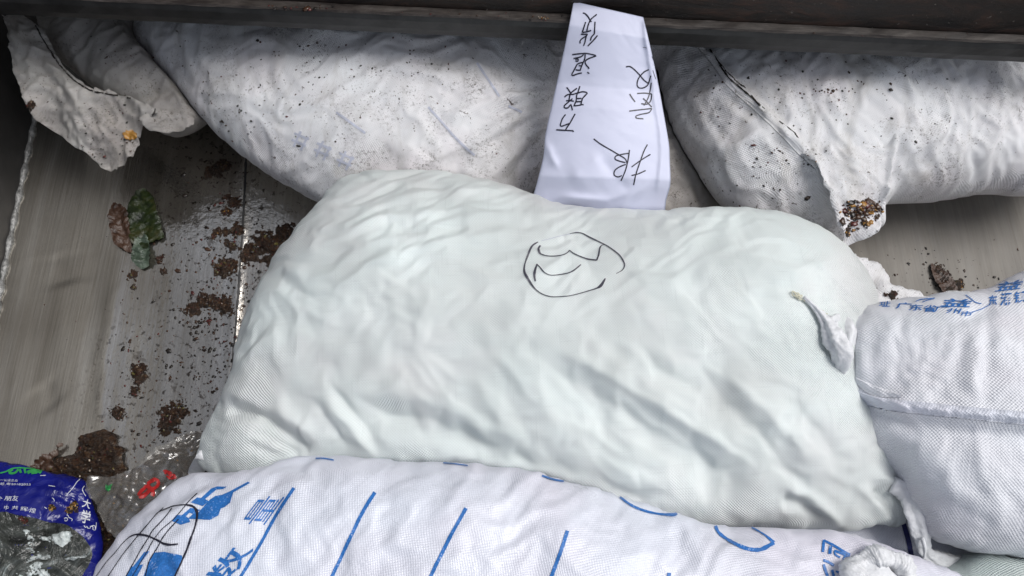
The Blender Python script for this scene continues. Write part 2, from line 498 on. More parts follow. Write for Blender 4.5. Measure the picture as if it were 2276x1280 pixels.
M_thin = simple('thin_white_cloth', (.70, .71, .73), .42, .1, 90, bump=.0026)
def printmat(name, c, pale, cut=.60):
    m, nt, b = newmat(name); ob = nt.nodes.new('ShaderNodeTexCoord').outputs['Object']
    n = noise(nt, ob, 420, 3, .7); n2 = noise(nt, ob, 60, 3)
    q = math_(nt, 'ADD', n, math_(nt, 'MULTIPLY', math_(nt, 'SUBTRACT', n2, .5), .5))
    nt.links.new(ramp(nt, q, [(.35, tuple(v * .75 for v in c)), (cut - .02, tuple(v * 1.15 for v in c)), (cut + .05, pale)]), b.inputs['Base Color']); b.inputs['Roughness'].default_value = .45
    return m
M_blue = printmat('blue_print', (.022, .15, .46), (.40, .48, .68), cut=.66)
M_navy = simple('navy_print', (.02, .025, .12), .5, .3, 300)
M_ink = simple('black_marker', (.014, .013, .026), .45, .3, 300)
M_inkt = simple('thin_marker', (.06, .058, .08), .5, .4, 300)
M_faint = simple('faded_blue_print', (.50, .52, .61), .5, .12, 200)
M_paper = simple('white_paper', (.66, .68, .83), .6, .02, 8, bump=.0006)
M_brown = simple('wet_brown_bits', (.05, .024, .013), .28, .6, 60, bump=.002)
M_black = simple('wet_black_bits', (.018, .014, .011), .3, .5, 60, bump=.002)
M_red = simple('dark_red_bits', (.075, .014, .011), .3, .5, 60, bump=.001)
M_ochre = simple('ochre_bits', (.32, .16, .03), .35, .4, 60, bump=.001)
M_olive = simple('olive_bits', (.10, .085, .02), .4, .5, 60, bump=.001)
M_pale = simple('pale_bits', (.5, .42, .32), .4, .4, 60)
BITS = [M_brown, M_black, M_red, M_ochre, M_olive, M_pale]

# ================================================================== SETTING: floor of the steel hopper
rnd = random.Random(4)
def floor_z(px, py, X, Y):
    z = .0005 * fbm(px / 60, py / 900, 3, 3) + .0022 * fbm(px / 300, py / 460, 5, 2)
    def rid(pts, a, wl, wr): return crease(pts, a, wl, wr, .2)(px, py, None)
    z = z + rid([(275, 560), (262, 640), (235, 800), (225, 1000)], .0022, 12, 22)
    z = z + rid([(300, 700), (290, 850), (280, 1040)], -.0014, 18, 30)
    z = z + rid([(392, 560), (372, 760), (360, 960)], .0012, 14, 22)
    z = z + rid([(130, 560), (150, 640)], -.0016, 40, 40) + rid([(90, 850), (130, 900)], -.0018, 30, 45)
    z = z + rid([(545, 420), (535, 600), (522, 760), (508, 900)], .003, 7, 10)
    z = z - ss(-2, 2, px - np.interp(py, [280, 440, 600, 760, 880, 1300], [552, 543, 533, 521, 510, 478])) * .0025
    return z
nx, ny = 340, 300
gx = np.linspace(-1.12, 1.5, nx); gy = np.linspace(-.35, 1.45, ny)
X, Y = np.meshgrid(gx, gy, indexing='ij'); px, py = proj(X, Y, X * 0)
Z = floor_z(px, py, X, Y)
verts = np.stack([X.ravel(), Y.ravel(), Z.ravel()], 1)
ii, jj = np.meshgrid(np.arange(nx - 1), np.arange(ny - 1), indexing='ij'); a = (ii * ny + jj).ravel()
faces = np.stack([a, a + ny, a + ny + 1, a + 1], 1)
m, nt, b = newmat('worn_steel'); L = nt.links.new
ob = nt.nodes.new('ShaderNodeTexCoord').outputs['Object']
rz = (0, 0, math.radians(-3))   # rolling direction of the plate
streak = noise(nt, mapping(nt, ob, (26, 1.3, 1), rz), 1, 6, .65, .25)
fine = noise(nt, mapping(nt, ob, (220, 5, 1), rz), 1, 4, .6)
big = noise(nt, ob, 3.2, 5, .6, .4)
col = ramp(nt, streak, [(.30, (.42, .39, .34)), (.52, (.58, .55, .50)), (.72, (.74, .72, .68))])
col = mixc(nt, .35, col, ramp(nt, fine, [(.3, (.42, .39, .34)), (.7, (.70, .67, .62))]))
col = mixc(nt, ramp(nt, big, [(.42, (0, 0, 0)), (.75, (.45, .45, .45))]), col, (.25, .21, .16))
# brown wet film and splashes around the joint in the plate
sx_ = nt.nodes.new('ShaderNodeSeparateXYZ'); L(ob, sx_.inputs[0])
zone = ramp(nt, math_(nt, 'ADD', math_(nt, 'ABSOLUTE', math_(nt, 'ADD', sx_.outputs[0], .60)), math_(nt, 'MULTIPLY', math_(nt, 'SUBTRACT', big, .5), .35)), [(.04, (1, 1, 1)), (.24, (0, 0, 0))])
spat = ramp(nt, noise(nt, ob, 85, 4, .62), [(.60, (0, 0, 0)), (.64, (1, 1, 1))])
spat2 = ramp(nt, noise(nt, ob, 38, 5, .7, .5), [(.60, (0, 0, 0)), (.63, (1, 1, 1))])
col = mixc(nt, math_(nt, 'MULTIPLY', spat, zone), col, (.05, .035, .025))
col = mixc(nt, math_(nt, 'MULTIPLY', math_(nt, 'MULTIPLY', spat2, zone), .6), col, (.07, .045, .03))
zr = ramp(nt, math_(nt, 'ADD', sx_.outputs[0], math_(nt, 'MULTIPLY', math_(nt, 'SUBTRACT', big, .5), .6)), [(.48, (0, 0, 0)), (.62, (1, 1, 1))])   # brown film at the right, darkened further in place of shade
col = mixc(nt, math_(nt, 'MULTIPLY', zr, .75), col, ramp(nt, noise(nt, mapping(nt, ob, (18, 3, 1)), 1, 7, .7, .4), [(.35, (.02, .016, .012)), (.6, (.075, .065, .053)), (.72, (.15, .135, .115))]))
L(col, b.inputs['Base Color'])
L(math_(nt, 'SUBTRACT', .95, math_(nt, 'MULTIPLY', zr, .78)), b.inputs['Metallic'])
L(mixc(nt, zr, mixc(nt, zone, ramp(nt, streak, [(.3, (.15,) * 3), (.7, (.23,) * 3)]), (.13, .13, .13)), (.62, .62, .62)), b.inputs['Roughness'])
hh = math_(nt, 'ADD', math_(nt, 'MULTIPLY', fine, .00035), math_(nt, 'MULTIPLY', math_(nt, 'MULTIPLY', noise(nt, ob, 70, 4, .6), zone), .0012))
bp = nt.nodes.new('ShaderNodeBump'); bp.inputs['Distance'].default_value = 1; L(hh, bp.inputs['Height']); L(bp.outputs[0], b.inputs['Normal'])
M_steel = m
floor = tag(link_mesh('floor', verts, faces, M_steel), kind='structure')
T_floor = bvh(floor)
floor_joint = [(556, 200), (549, 300), (543, 440), (533, 600), (521, 760), (511, 880), (480, 1300)]

# side wall with its weld bead
M_dark = simple('dark_painted_steel', (.022, .021, .021), .55, .5, 9, bump=.002)
def rust_mat():
    m, nt, b = newmat('rusty_black_steel'); ob = nt.nodes.new('ShaderNodeTexCoord').outputs['Object']
    n = noise(nt, mapping(nt, ob, (1, 1, 3.5)), 9, 8, .7, .5)
    c = ramp(nt, n, [(.36, (.007, .006, .006)), (.50, (.020, .013, .010)), (.66, (.06, .030, .020))])
    sp = ramp(nt, noise(nt, ob, 120, 3), [(.68, (0, 0, 0)), (.72, (1, 1, 1))])
    nt.links.new(mixc(nt, math_(nt, 'MULTIPLY', sp, .7), c, (.22, .2, .17)), b.inputs['Base Color'])
    nt.links.new(ramp(nt, n, [(.3, (.3,) * 3), (.7, (.65,) * 3)]), b.inputs['Roughness'])
    bp = nt.nodes.new('ShaderNodeBump'); bp.inputs['Distance'].default_value = .004; nt.links.new(n, bp.inputs['Height']); nt.links.new(bp.outputs[0], b.inputs['Normal'])
    return m
M_rust = rust_mat()
wl = [P(-52, 960, 0), P(0, 640, 0), P(72, 285, 0), P(118, 60, 0), P(140, -60, 0)]
wl = [P(-100, 1300, 0)] + wl
side = empty('side_wall', tuple(wl[2]), 'dark steel side wall at the left edge rising from a shiny weld bead', 'wall')
vs, fs = [], []
for k, q in enumerate(wl):
    for dx, z in ((0, -.01), (-.004, .25), (-.012, .62), (-.03, .62), (-.03, -.01)): vs.append((q[0] + dx, q[1], z))
for k in range(len(wl) - 1):
    for j in range(5):
        a_, b_ = k * 5 + j, k * 5 + (j + 1) % 5; fs.append((a_, b_, b_ + 5, a_ + 5))
link_mesh('steel_sheet', vs, fs, M_dark, side, smooth=False)
vs, fs = [], []
line = catmull(np.array(wl)[:, :2], 60, False); n = len(line)
for k, (x, y) in enumerate(line):
    r = .0065 + .002 * math.sin(k * .75) + .0012 * rnd.random()
    for j in range(9):
        t = j / 8 * math.pi * .62 - .1
        vs.append((x + r * math.cos(t) * 1.1 + .001, y + .001 * math.sin(k * .8), r * math.sin(t)))
for k in range(n - 1):
    for j in range(8): a_ = k * 9 + j; fs.append((a_, a_ + 1, a_ + 10, a_ + 9))
M_weld = simple('bright_weld', (.22, .22, .215), .45, .5, 120, metal=.6, bump=.003)
link_mesh('weld_bead', vs, fs, M_weld, side)

# ------------------------------------------------------------------ steel rail and panel across the top
ZL = .34
pA, pB = P(-120, 26, ZL), P(2420, 145, ZL)
dirv = (pB - pA); dirv /= np.linalg.norm(dirv); perp = np.array((-dirv[1], dirv[0], 0))
rail = empty('hopper_rail', tuple((pA + pB) / 2), 'dark steel rail with a worn pale ledge and rusty panel above the sacks', 'steel rail')
def prism(profile, name, mat, parent, n=90, jit=0.00025, smooth=False, close=True):
    vs, fs = [], []; m_ = len(profile)
    Lr = np.linalg.norm(pB - pA)
    for k in range(n + 1):
        c = pA + dirv * Lr * k / n
        for j, (w_, z_) in enumerate(profile):
            e = jit * math.sin(k * 1.7 + j * 3) + jit * rnd.uniform(-1, 1)
            q = c + perp * (w_ + e); vs.append((q[0], q[1], ZL + z_ + e))
    for k in range(n):
        for j in range(m_ if close else m_ - 1):
            a_, b_ = k * m_ + j, k * m_ + (j + 1) % m_; fs.append((a_, b_, b_ + m_, a_ + m_))
    return link_mesh(name, vs, fs, mat, parent, smooth=smooth)
M_lip = simple('scuffed_grey_steel', (.022, .0215, .021), .42, .4, 30, bump=.0008)
m, nt, b = newmat('worn_pale_ledge'); ob = nt.nodes.new('ShaderNodeTexCoord').outputs['Object']
n_ = noise(nt, mapping(nt, ob, (1, 5, 5)), 14, 7, .7, .4)
nt.links.new(ramp(nt, n_, [(.42, (.022, .016, .013)), (.58, (.07, .058, .05)), (.74, (.15, .135, .12))]), b.inputs['Base Color'])
b.inputs['Roughness'].default_value = .5; M_ledge = m
prism([(.012, -.012), (0, 0), (-.001, .014), (0, .032), (.004, .040), (.030, .040), (.030, -.012)], 'front_lip', M_lip, rail, smooth=False)
prism([(.0035, .0405), (.006, .0435), (.019, .0445), (.021, .0405)], 'ledge', M_ledge, rail)
prism([(.020, .0380), (.024, .075), (.030, .120), (.050, .120), (.050, .038)], 'rusty_panel', M_rust, rail)
prism([(.05, .030), (.05, .036), (.338, .036), (.338, .030)], 'top_plate', M_dark, rail, n=4, jit=0)
prism([(.34, -.42), (.34, .80), (.36, .80), (.36, -.42)], 'rear_shade_plate', M_dark, rail, n=4, jit=0)  # closes the gap; its unseen upper part is added to block sky light

# ================================================================== SACKS, topmost first
vs, fs = ribbon_geo(T_floor, floor_joint, 4.5, verts=[], faces=[], off=.0009, wob=.5, step=6)
link_mesh('plate_joint', vs, fs, M_dark, floor)
SG = 'white woven sacks piled in the hopper'
def cloth_relax(o, pins, frames=17, grow=.04, press=.6, bend=.02):
    """let the cloth buckle: rest lengths a little longer than the shape, pinned along its rim, underside and contacts"""
    me = o.data; n = len(me.vertices)
    co = np.zeros(n * 3, np.float32); me.vertices.foreach_get('co', co)
    g = o.vertex_groups.new(name='pin'); g.add([int(i) for i in np.nonzero(pins)[0]], 1.0, 'REPLACE')
    m = o.modifiers.new('cloth', 'CLOTH'); c = m.settings
    c.quality = 6; c.mass = .15; c.vertex_group_mass = 'pin'; c.pin_stiffness = 1
    c.tension_stiffness = 40; c.compression_stiffness = 40; c.shear_stiffness = 15; c.bending_stiffness = bend
    c.tension_damping = 12; c.compression_damping = 12; c.shear_damping = 12; c.bending_damping = .5; c.air_damping = 6
    c.shrink_min = -grow; c.use_pressure = True; c.uniform_pressure_force = press; c.effector_weights.gravity = 0
    m.collision_settings.use_collision = False; m.collision_settings.use_self_collision = False
    m.point_cache.frame_start = 1; m.point_cache.frame_end = frames + 1
    for fr in range(1, frames + 1): S.frame_set(fr)
    ev = o.evaluated_get(bpy.context.evaluated_depsgraph_get()); m2 = ev.to_mesh()
    a = np.zeros(n * 3, np.float32); m2.vertices.foreach_get('co', a); ev.to_mesh_clear()
    o.modifiers.remove(m); o.vertex_groups.clear()
    if np.isfinite(a).all() and np.abs(a - co).max() < .06: me.vertices.foreach_set('co', a)
    else: print('cloth kept as built', o.name, np.abs(a - co).max())
    me.update(); S.frame_set(1)
    ms = o.modifiers.new('subdivide', 'SUBSURF'); ms.levels = 1; ms.render_levels = 1
    nm = bpy.data.meshes.new_from_object(o.evaluated_get(bpy.context.evaluated_depsgraph_get())); o.modifiers.remove(ms)
    nm.name = me.name; o.data = nm; bpy.data.meshes.remove(me)
def sack(name, outline, label, mat, z0, hi, lo, under=(), grow=.032, pr=.6, bend=.02, **kw):
    kw.setdefault('res', .0062)
    v, f, uv = pillow(outline, z0, hi, lo, **kw)
    v, f, uv = clean(v, f, uv)
    v0 = v.copy()
    if under or kw.get('z0f') is not None: v = press(v, under)
    else: v[:, 2] = np.maximum(v[:, 2], .004)
    base = (float(v[:, 0].mean()), float(v[:, 1].mean()), float(v[:, 2].min()))
    e = empty(name, base, label, 'sack', SG)
    o = link_mesh('body', v, f, mat, e, uv=uv)
    if grow: cloth_relax(o, (v[:, 2] < z0 + .012) | (np.abs(v[:, 2] - v0[:, 2]) > 1e-5), grow=grow, press=pr, bend=bend)
    return e, o, bvh(o)

# --- printed sack along the bottom
G_out = [(120, 1420), (160, 1350), (212, 1282), (262, 1205), (318, 1142), (372, 1094), (405, 1060), (450, 1049), (560, 1047), (640, 1024), (700, 1014), (900, 1022), (1060, 1030),
         (1180, 1048), (1290, 1075), (1400, 1108), (1500, 1143), (1580, 1163), (1700, 1170), (1830, 1177), (1920, 1196), (2040, 1236), (2130, 1275), (2190, 1330), (2200, 1450), (1500, 1560), (700, 1560), (200, 1500)]
G, Go, TG = sack('printed_sack', G_out, 'white sack with blue ruled lines and large blue characters along the bottom edge', M_coat, .33, .10, .10, p=.5, seed=1, wob=1.5, grow=.028, res=.0068,
    folds=[crease([(700, 1030), (640, 1060), (560, 1075), (480, 1100)], .006, 30, 50), crease([(430, 1060), (520, 1085), (640, 1075)], -.006, 25, 30),
           streaks(-18, 420, 90, .0045, 11), streaks(62, 300, 70, .003, 13, (500, 1200), (300, 160)),
           crease([(1480, 1130), (1560, 1190), (1700, 1250)], .006, 40, 40), crease([(1560, 1150), (1640, 1200), (1760, 1215), (1850, 1190)], -.007, 24, 30),
           crease([(1830, 1190), (1950, 1230), (2060, 1265)], .010, 16, 20), crease([(1810, 1230), (1850, 1290)], -.006, 20, 20),
           streaks(15, 160, 26, .003, 17, (1950, 1250), (160, 60)), crease([(700, 1130), (900, 1110), (1200, 1150)], .003, 60, 40)], uvrot=35)

# --- patterned sack at the right
F_out = [(1835, 735), (1862, 712), (1895, 700), (1912, 685), (1950, 676), (2000, 668), (2080, 660), (2160, 650), (2200, 640), (2230, 622), (2290, 600), (2420, 590), (2520, 700), (2540, 1000), (2500, 1240),
         (2400, 1262), (2276, 1240), (2200, 1232), (2120, 1215), (2062, 1186), (2020, 1110), (1985, 1050), (1925, 985), (1895, 930), (1880, 880), (1862, 840), (1838, 790)]
Fk, Fo, TF = sack('blue_lettered_sack', F_out, 'bright white sack with blue address lettering and a long hem at the right edge', M_white, .27, .12, .12, p=.5, seed=2, wob=2, grow=.022, res=.0062,
    folds=[crease([(1850, 830), (1920, 880), (2000, 905), (2130, 925), (2276, 936), (2400, 940)], .010, 26, 16, .06),
           crease([(1840, 850), (1920, 905), (2000, 935), (2130, 955), (2276, 966), (2400, 966)], -.010, 16, 26, .06),
           crease([(1930, 710), (1915, 760), (1925, 820), (1940, 880)], .011, 16, 30), crease([(1902, 720), (1893, 770), (1900, 850)], -.010, 12, 14),
           crease([(1985, 700), (1975, 780), (1975, 880)], .005, 12, 20), crease([(2195, 640), (2194, 760), (2190, 900)], -.006, 12, 18), crease([(2170, 720), (2160, 900)], .006, 26, 20),
           crease([(2010, 960), (2080, 1040), (2140, 1130)], .010, 34, 44), crease([(1950, 960), (2010, 1060), (2050, 1130)], -.009, 26, 30), crease([(2150, 970), (2200, 1080), (2230, 1170)], .007, 26, 40),
           streaks(80, 190, 34, .005, 23, (2080, 810), (260, 110)), streaks(60, 260, 50, .005, 27, (2120, 1080), (260, 160)),
           crease([(1960, 690), (2060, 700), (2130, 716), (2190, 690), (2240, 650)], -.006, 20, 16)], uvrot=8)

# --- pale green sack corner, bottom right
Kc_out = [(2055, 1290), (2110, 1258), (2180, 1224), (2276, 1232), (2420, 1262), (2500, 1400), (2300, 1520), (2040, 1450), (2010, 1350)]
Kc, Kco, TK = sack('sea_green_sack', Kc_out, 'pale sea-green sack of which only a corner shows at the bottom right', M_green, .235, .08, .08, under=(TF,), p=.5, grow=0, res=.006, seed=3, folds=[streaks(-20, 200, 50, .003, 31)], uvrot=20)

# --- the big plain sack in the middle
E_out = [(440, 1030), (447, 990), (462, 950), (500, 885), (523, 830), (530, 775), (552, 710), (600, 620), (665, 520), (712, 468), (735, 432), (765, 405), (810, 393), (900, 391), (980, 397), (1060, 408),
         (1140, 428), (1220, 455), (1300, 474), (1390, 483), (1480, 484), (1540, 478), (1640, 477), (1720, 484), (1790, 506), (1860, 548), (1905, 598), (1940, 660), (1935, 740), (1925, 830),
         (1935, 920), (1960, 985), (2000, 1040), (2018, 1075), (2022, 1110), (2010, 1166), (1985, 1172), (1950, 1168), (1900, 1182), (1840, 1178), (1740, 1180), (1640, 1176), (1500, 1190), (1200, 1200), (900, 1150), (700, 1110), (560, 1085), (480, 1060)]
E_folds = [
    # fan of fine pleats over the upper left shoulder
    crease([(690, 640), (800, 570), (950, 520), (1150, 470)], .008, 13, 20), crease([(700, 700), (850, 590), (1050, 540), (1240, 505)], .007, 12, 18),
    crease([(720, 560), (850, 500), (1000, 480), (1120, 455)], .008, 11, 16), crease([(760, 500), (880, 450), (1000, 432), (1150, 440)], .007, 11, 16),
    crease([(700, 620), (850, 545), (1050, 505), (1250, 488)], -.006, 9, 12), crease([(760, 470), (900, 425), (1050, 422)], -.006, 9, 12),
    crease([(640, 650), (690, 600), (720, 540), (760, 470)], .005, 30, 30), crease([(640, 800), (680, 700), (720, 620)], .004, 20, 40),
    streaks(-17, 300, 26, .0044, 41, (960, 520), (330, 110), .35), streaks(-8, 420, 46, .0034, 43, (1100, 560), (600, 160), .5),
    # left end: rounded lobe with tight wrinkles
    crease([(495, 905), (560, 915), (620, 950), (690, 1015)], -.017, 10, 15, .15), crease([(470, 870), (540, 885), (640, 925), (740, 1010)], .009, 26, 14),
    crease([(560, 950), (620, 980), (670, 1025)], -.011, 8, 12), crease([(555, 985), (600, 1000), (650, 1020)], -.009, 7, 9),
    crease([(480, 960), (540, 940), (610, 975), (650, 1030)], .006, 14, 18), crease([(530, 800), (560, 770), (580, 740)], -.009, 14, 12), crease([(560, 800), (590, 765), (640, 740)], .006, 18, 26),
    lump((550, 1000), (80, 60), .012),
    crease([(715, 865), (760, 920), (810, 985), (830, 1020)], .010, 12, 16), crease([(740, 860), (780, 910), (830, 980)], -.009, 9, 12), crease([(690, 880), (730, 930), (780, 1000)], -.005, 10, 12),
    # the hollow and long diagonal folds of the lower half
    crease([(805, 975), (840, 930), (920, 925), (1010, 955), (1120, 1010), (1240, 1060)], -.017, 34, 44, .2), crease([(800, 890), (880, 880), (980, 905), (1100, 960), (1200, 1010)], .013, 40, 26),
    crease([(1200, 770), (1280, 800), (1400, 870), (1520, 940), (1640, 1010), (1760, 1090)], .016, 54, 24, .3),
    crease([(1180, 800), (1270, 850), (1380, 915), (1500, 985), (1620, 1060), (1720, 1120)], -.013, 26, 54, .3),
    crease([(1210, 770), (1200, 850), (1230, 950)], .005, 30, 30), crease([(1100, 800), (1160, 860), (1200, 940)], .005, 40, 30), crease([(1040, 830), (1100, 900), (1130, 960)], .005, 26, 20),
    crease([(1440, 780), (1480, 800), (1500, 840)], .006, 18, 12, .2), crease([(1430, 800), (1470, 830), (1520, 860), (1560, 850)], -.007, 16, 16, .2),
    crease([(1545, 805), (1620, 850), (1710, 930), (1800, 1020), (1870, 1110)], .013, 44, 22, .3),
    crease([(1530, 830), (1600, 885), (1680, 960), (1760, 1050), (1820, 1130)], -.010, 24, 42, .3),
    crease([(1740, 850), (1800, 900), (1860, 960), (1930, 1040)], .008, 44, 26), crease([(1720, 880), (1790, 940), (1850, 1010), (1900, 1090)], -.007, 26, 34),
    crease([(1745, 1085), (1790, 1100), (1840, 1140), (1870, 1165)], .009, 14, 10, .15), crease([(1735, 1105), (1790, 1125), (1830, 1160)], -.009, 10, 16, .15),
    crease([(1300, 1000), (1420, 1060), (1560, 1110), (1700, 1150)], .006, 34, 30), crease([(1200, 1020), (1350, 1080), (1500, 1130)], -.006, 28, 34),
    crease([(1950, 1090), (1975, 1110), (1990, 1150)], -.014, 11, 13, .15), crease([(1940, 1060), (1985, 1070), (2008, 1100)], .009, 12, 10, .15), crease([(1900, 1080), (1940, 1110), (1965, 1150)], .008, 16, 12),
    streaks(36, 420, 60, .0025, 51, (1500, 960), (420, 190), .5), streaks(42, 200, 26, .0022, 53, (1750, 1040), (200, 130), .5), streaks(38, 160, 22, .002, 57, (1080, 900), (220, 110), .6),
    crease([(1215, 778), (1300, 815), (1420, 885), (1540, 955), (1660, 1025)], .0035, 10, 5, .1), crease([(1548, 812), (1625, 862), (1715, 945), (1800, 1040)], .0035, 10, 5, .1), crease([(830, 925), (920, 912), (1010, 940), (1110, 990)], .003, 9, 6, .1), crease([(1090, 790), (1140, 830), (1190, 900)], .003, 9, 6, .2), crease([(1360, 760), (1420, 800), (1450, 860)], .003, 9, 6, .2),
    # broad bulges of the filling
    lump((830, 560), (200, 130), .014), lump((1050, 760), (240, 110), .008), lump((1620, 650), (240, 130), .014), lump((1300, 560), (160, 70), -.006), lump((1700, 600), (80, 60), .004),
    crease([(1640, 500), (1740, 540), (1840, 620), (1900, 690)], .004, 26, 20), crease([(1660, 530), (1760, 590), (1850, 680)], -.003, 18, 22),
    streaks(0, 300, 120, .003, 61, kind='fbm'), streaks(-14, 150, 12, .0016, 63, (1000, 520), (420, 120), .3), streaks(30, 200, 18, .0018, 65, (1350, 880), (520, 200), .6), streaks(44, 120, 13, .0012, 67, (1800, 960), (160, 200), .4), streaks(70, 160, 16, .0009, 69, (620, 780), (90, 160), .5),
    streaks(36, 90, 11, .0022, 64, (600, 970), (110, 60), .3), streaks(5, 500, 30, .0008, 68, kind='fbm'),
]
E, Eo, TE = sack('plain_sack', E_out, 'large plump pale green-white sack in the middle with a number ringed in marker', M_main, .23, .135, .15, under=(TG,), p=.47, seed=4, wob=1.5, res=.0056, grow=.027, bend=.015, folds=E_folds, uvrot=-3)
# keep the neighbour that touches it from poking through
uppers = [TG, TE, TF]

# --- sheet of sack lying between the big one and the bottom one
H_out = [(1560, 1110), (1750, 1120), (1950, 1110), (2120, 1150), (2240, 1230), (2300, 1400), (1900, 1480), (1560, 1350)]
Hs, Ho, TH = sack('lilac_sack', H_out, 'lilac-grey sack with a dark blue line, seen in the gap under the plump middle sack', M_coat, .16, .05, .08, under=(TG, TE, TF, TK), p=.5, grow=0, res=.006, seed=5, folds=[streaks(10, 200, 60, .003, 71)])

# --- torn dirty corner between middle and right sacks
I_out = [(1760, 470), (1830, 500), (1872, 548), (1920, 575), (1955, 588), (1972, 622), (1978, 640), (2030, 648), (2060, 658), (2110, 646), (2170, 655), (2200, 700), (2100, 800), (1900, 800), (1780, 650)]
Is, Io, TI = sack('flattened_sack', I_out, 'thin dirty white sack with brown flecks squeezed between the plump and the blue lettered sack', M_dirtylite, .10, .03, .05, under=(TE, TF), p=.5, seed=6, grow=0, res=.005, wob=3,
    folds=[crease([(1860, 555), (1920, 620), (1960, 645)], -.010, 16, 18), crease([(1960, 600), (1975, 640), (2060, 650)], .008, 14, 12), streaks(30, 120, 26, .004, 77)])

# --- dirty sacks under the rail
B_out = [(303, 66), (318, 20), (380, -25), (600, -50), (900, -40), (1180, -10), (1290, 50), (1300, 150), (1275, 200), (1262, 260), (1250, 330), (1195, 405), (1150, 450), (1050, 480), (860, 470), (715, 448),
         (640, 410), (560, 360), (500, 315), (448, 262), (410, 215), (378, 175), (338, 128), (308, 95)]
B, Bo, TB = sack('speckled_sack', B_out, 'long speckled dirty white sack with faded blue print, gathered beside the paper', M_dirtylite, .15, .12, .13, under=(TE,), p=.5, seed=7, wob=2.5,
    folds=[crease([(1245, 195), (1150, 190), (1060, 210), (980, 250)], .006, 14, 16), crease([(1248, 280), (1215, 340), (1170, 420)], .010, 12, 12), crease([(1240, 300), (1200, 370), (1150, 440)], -.009, 9, 9), crease([(1230, 225), (1100, 275), (960, 350), (860, 380)], .004, 14, 18), crease([(1220, 250), (1120, 320), (1000, 410), (960, 440)], .006, 12, 14), crease([(1225, 240), (1110, 300), (1000, 370)], -.006, 8, 8), crease([(1240, 190), (1120, 205), (1030, 235)], -.006, 7, 8),
           crease([(1240, 205), (1150, 215), (1050, 240), (960, 300)], .009, 14, 20), crease([(1240, 230), (1160, 260), (1080, 310), (1010, 380)], .009, 14, 18),
           crease([(1240, 250), (1180, 300), (1110, 370), (1060, 420)], .010, 12, 16), crease([(1235, 215), (1140, 240), (1040, 290)], -.009, 10, 12),
           crease([(1235, 245), (1160, 285), (1080, 350)], -.009, 10, 12), crease([(1230, 265), (1190, 320), (1130, 400)], -.011, 9, 11),
           crease([(395, 60), (400, 130), (420, 200)], -.004, 9, 12), crease([(415, 58), (424, 120), (440, 190)], .004, 9, 12), crease([(455, 55), (455, 110), (465, 170)], .003, 10, 14),
           crease([(900, 150), (1000, 180), (1100, 190), (1230, 180)], .004, 20, 24), streaks(-5, 300, 90, .004, 85), streaks(-36, 260, 22, .0022, 87, (1080, 300), (150, 90), .2),
           crease([(690, 250), (900, 330), (1000, 400)], .004, 40, 40)], uvrot=14)

D_out = [(1430, 110), (1440, 50), (1600, 10), (1900, 10), (2276, 30), (2500, 60), (2520, 300), (2420, 410), (2276, 428), (2220, 418), (2130, 432), (2050, 438), (1985, 440), (1960, 470), (1962, 500), (1900, 528), (1800, 520), (1700, 505),
         (1640, 478), (1600, 440), (1560, 385), (1525, 325), (1495, 268), (1478, 220), (1470, 180), (1462, 140)]
Dk, Do, TD = sack('seamed_sack', D_out, 'dirty white sack with a black stitched seam and a hanging corner, at the upper right', M_dirtylite, .15, .125, .13, under=(TE, TF), p=.5, seed=8, wob=2.5,
    folds=[crease([(1560, 110), (1620, 170), (1680, 225), (1730, 290), (1790, 345), (1830, 420), (1870, 500)], .008, 14, 20, .1), crease([(1600, 125), (1650, 180), (1710, 232), (1770, 300)], -.006, 12, 10),
           crease([(1990, 240), (1985, 300), (1975, 380), (1960, 450)], .010, 26, 10, .2), crease([(2000, 280), (1992, 360), (1970, 440)], -.014, 9, 18, .2),
           crease([(1930, 120), (2000, 170), (2030, 220), (2035, 300)], .009, 8, 14), crease([(2060, 140), (2100, 190), (2110, 260), (2090, 330)], .012, 8, 20), crease([(2075, 160), (2118, 250), (2080, 360)], -.012, 8, 9),
           crease([(2215, 150), (2225, 240), (2195, 340), (2150, 400)], .009, 8, 20), crease([(1660, 170), (1600, 200), (1500, 240)], .009, 12, 14), crease([(1560, 320), (1620, 330), (1700, 280)], .010, 12, 20),
           crease([(2000, 330), (2060, 320), (2100, 270)], .012, 18, 18), 
           crease([(1790, 200), (1860, 190), (1960, 210)], .008, 16, 26), streaks(70, 180, 40, .004, 95), streaks(-40, 160, 30, .003, 97, (1640, 170), (160, 100)), streaks(75, 220, 26, .004, 99, (2150, 270), (150, 160))], uvrot=-12)

C_out = [(1120, 400), (1150, 350), (1250, 230), (1330, 190), (1440, 190), (1500, 240), (1555, 330), (1605, 430), (1590, 462), (1530, 490), (1450, 520), (1300, 520), (1200, 470), (1150, 440)]
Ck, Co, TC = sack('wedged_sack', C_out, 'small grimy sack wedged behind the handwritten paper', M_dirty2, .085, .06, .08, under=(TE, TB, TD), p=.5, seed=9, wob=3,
    folds=[crease([(1500, 300), (1512, 360), (1522, 430), (1524, 470)], -.006, 8, 8), streaks(80, 140, 36, .005, 103), fan((1300, 330), 5, .010, 60, 300, 104)])

# --- crumpled sack at the far left
A_out = [(85, 10), (160, -40), (300, -30), (420, 60), (470, 150), (480, 230), (440, 270), (410, 288), (370, 296), (320, 270), (250, 225), (190, 180), (140, 140), (105, 95)]
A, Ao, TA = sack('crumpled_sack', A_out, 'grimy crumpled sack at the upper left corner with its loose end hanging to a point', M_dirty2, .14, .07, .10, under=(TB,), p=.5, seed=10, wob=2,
    folds=[streaks(-25, 120, 34, .005, 111), crease([(300, 225), (360, 205), (420, 190)], -.008, 8, 9), crease([(330, 245), (390, 235), (430, 225)], -.006, 7, 8), crease([(300, 250), (380, 260), (430, 250)], .006, 10, 10)])

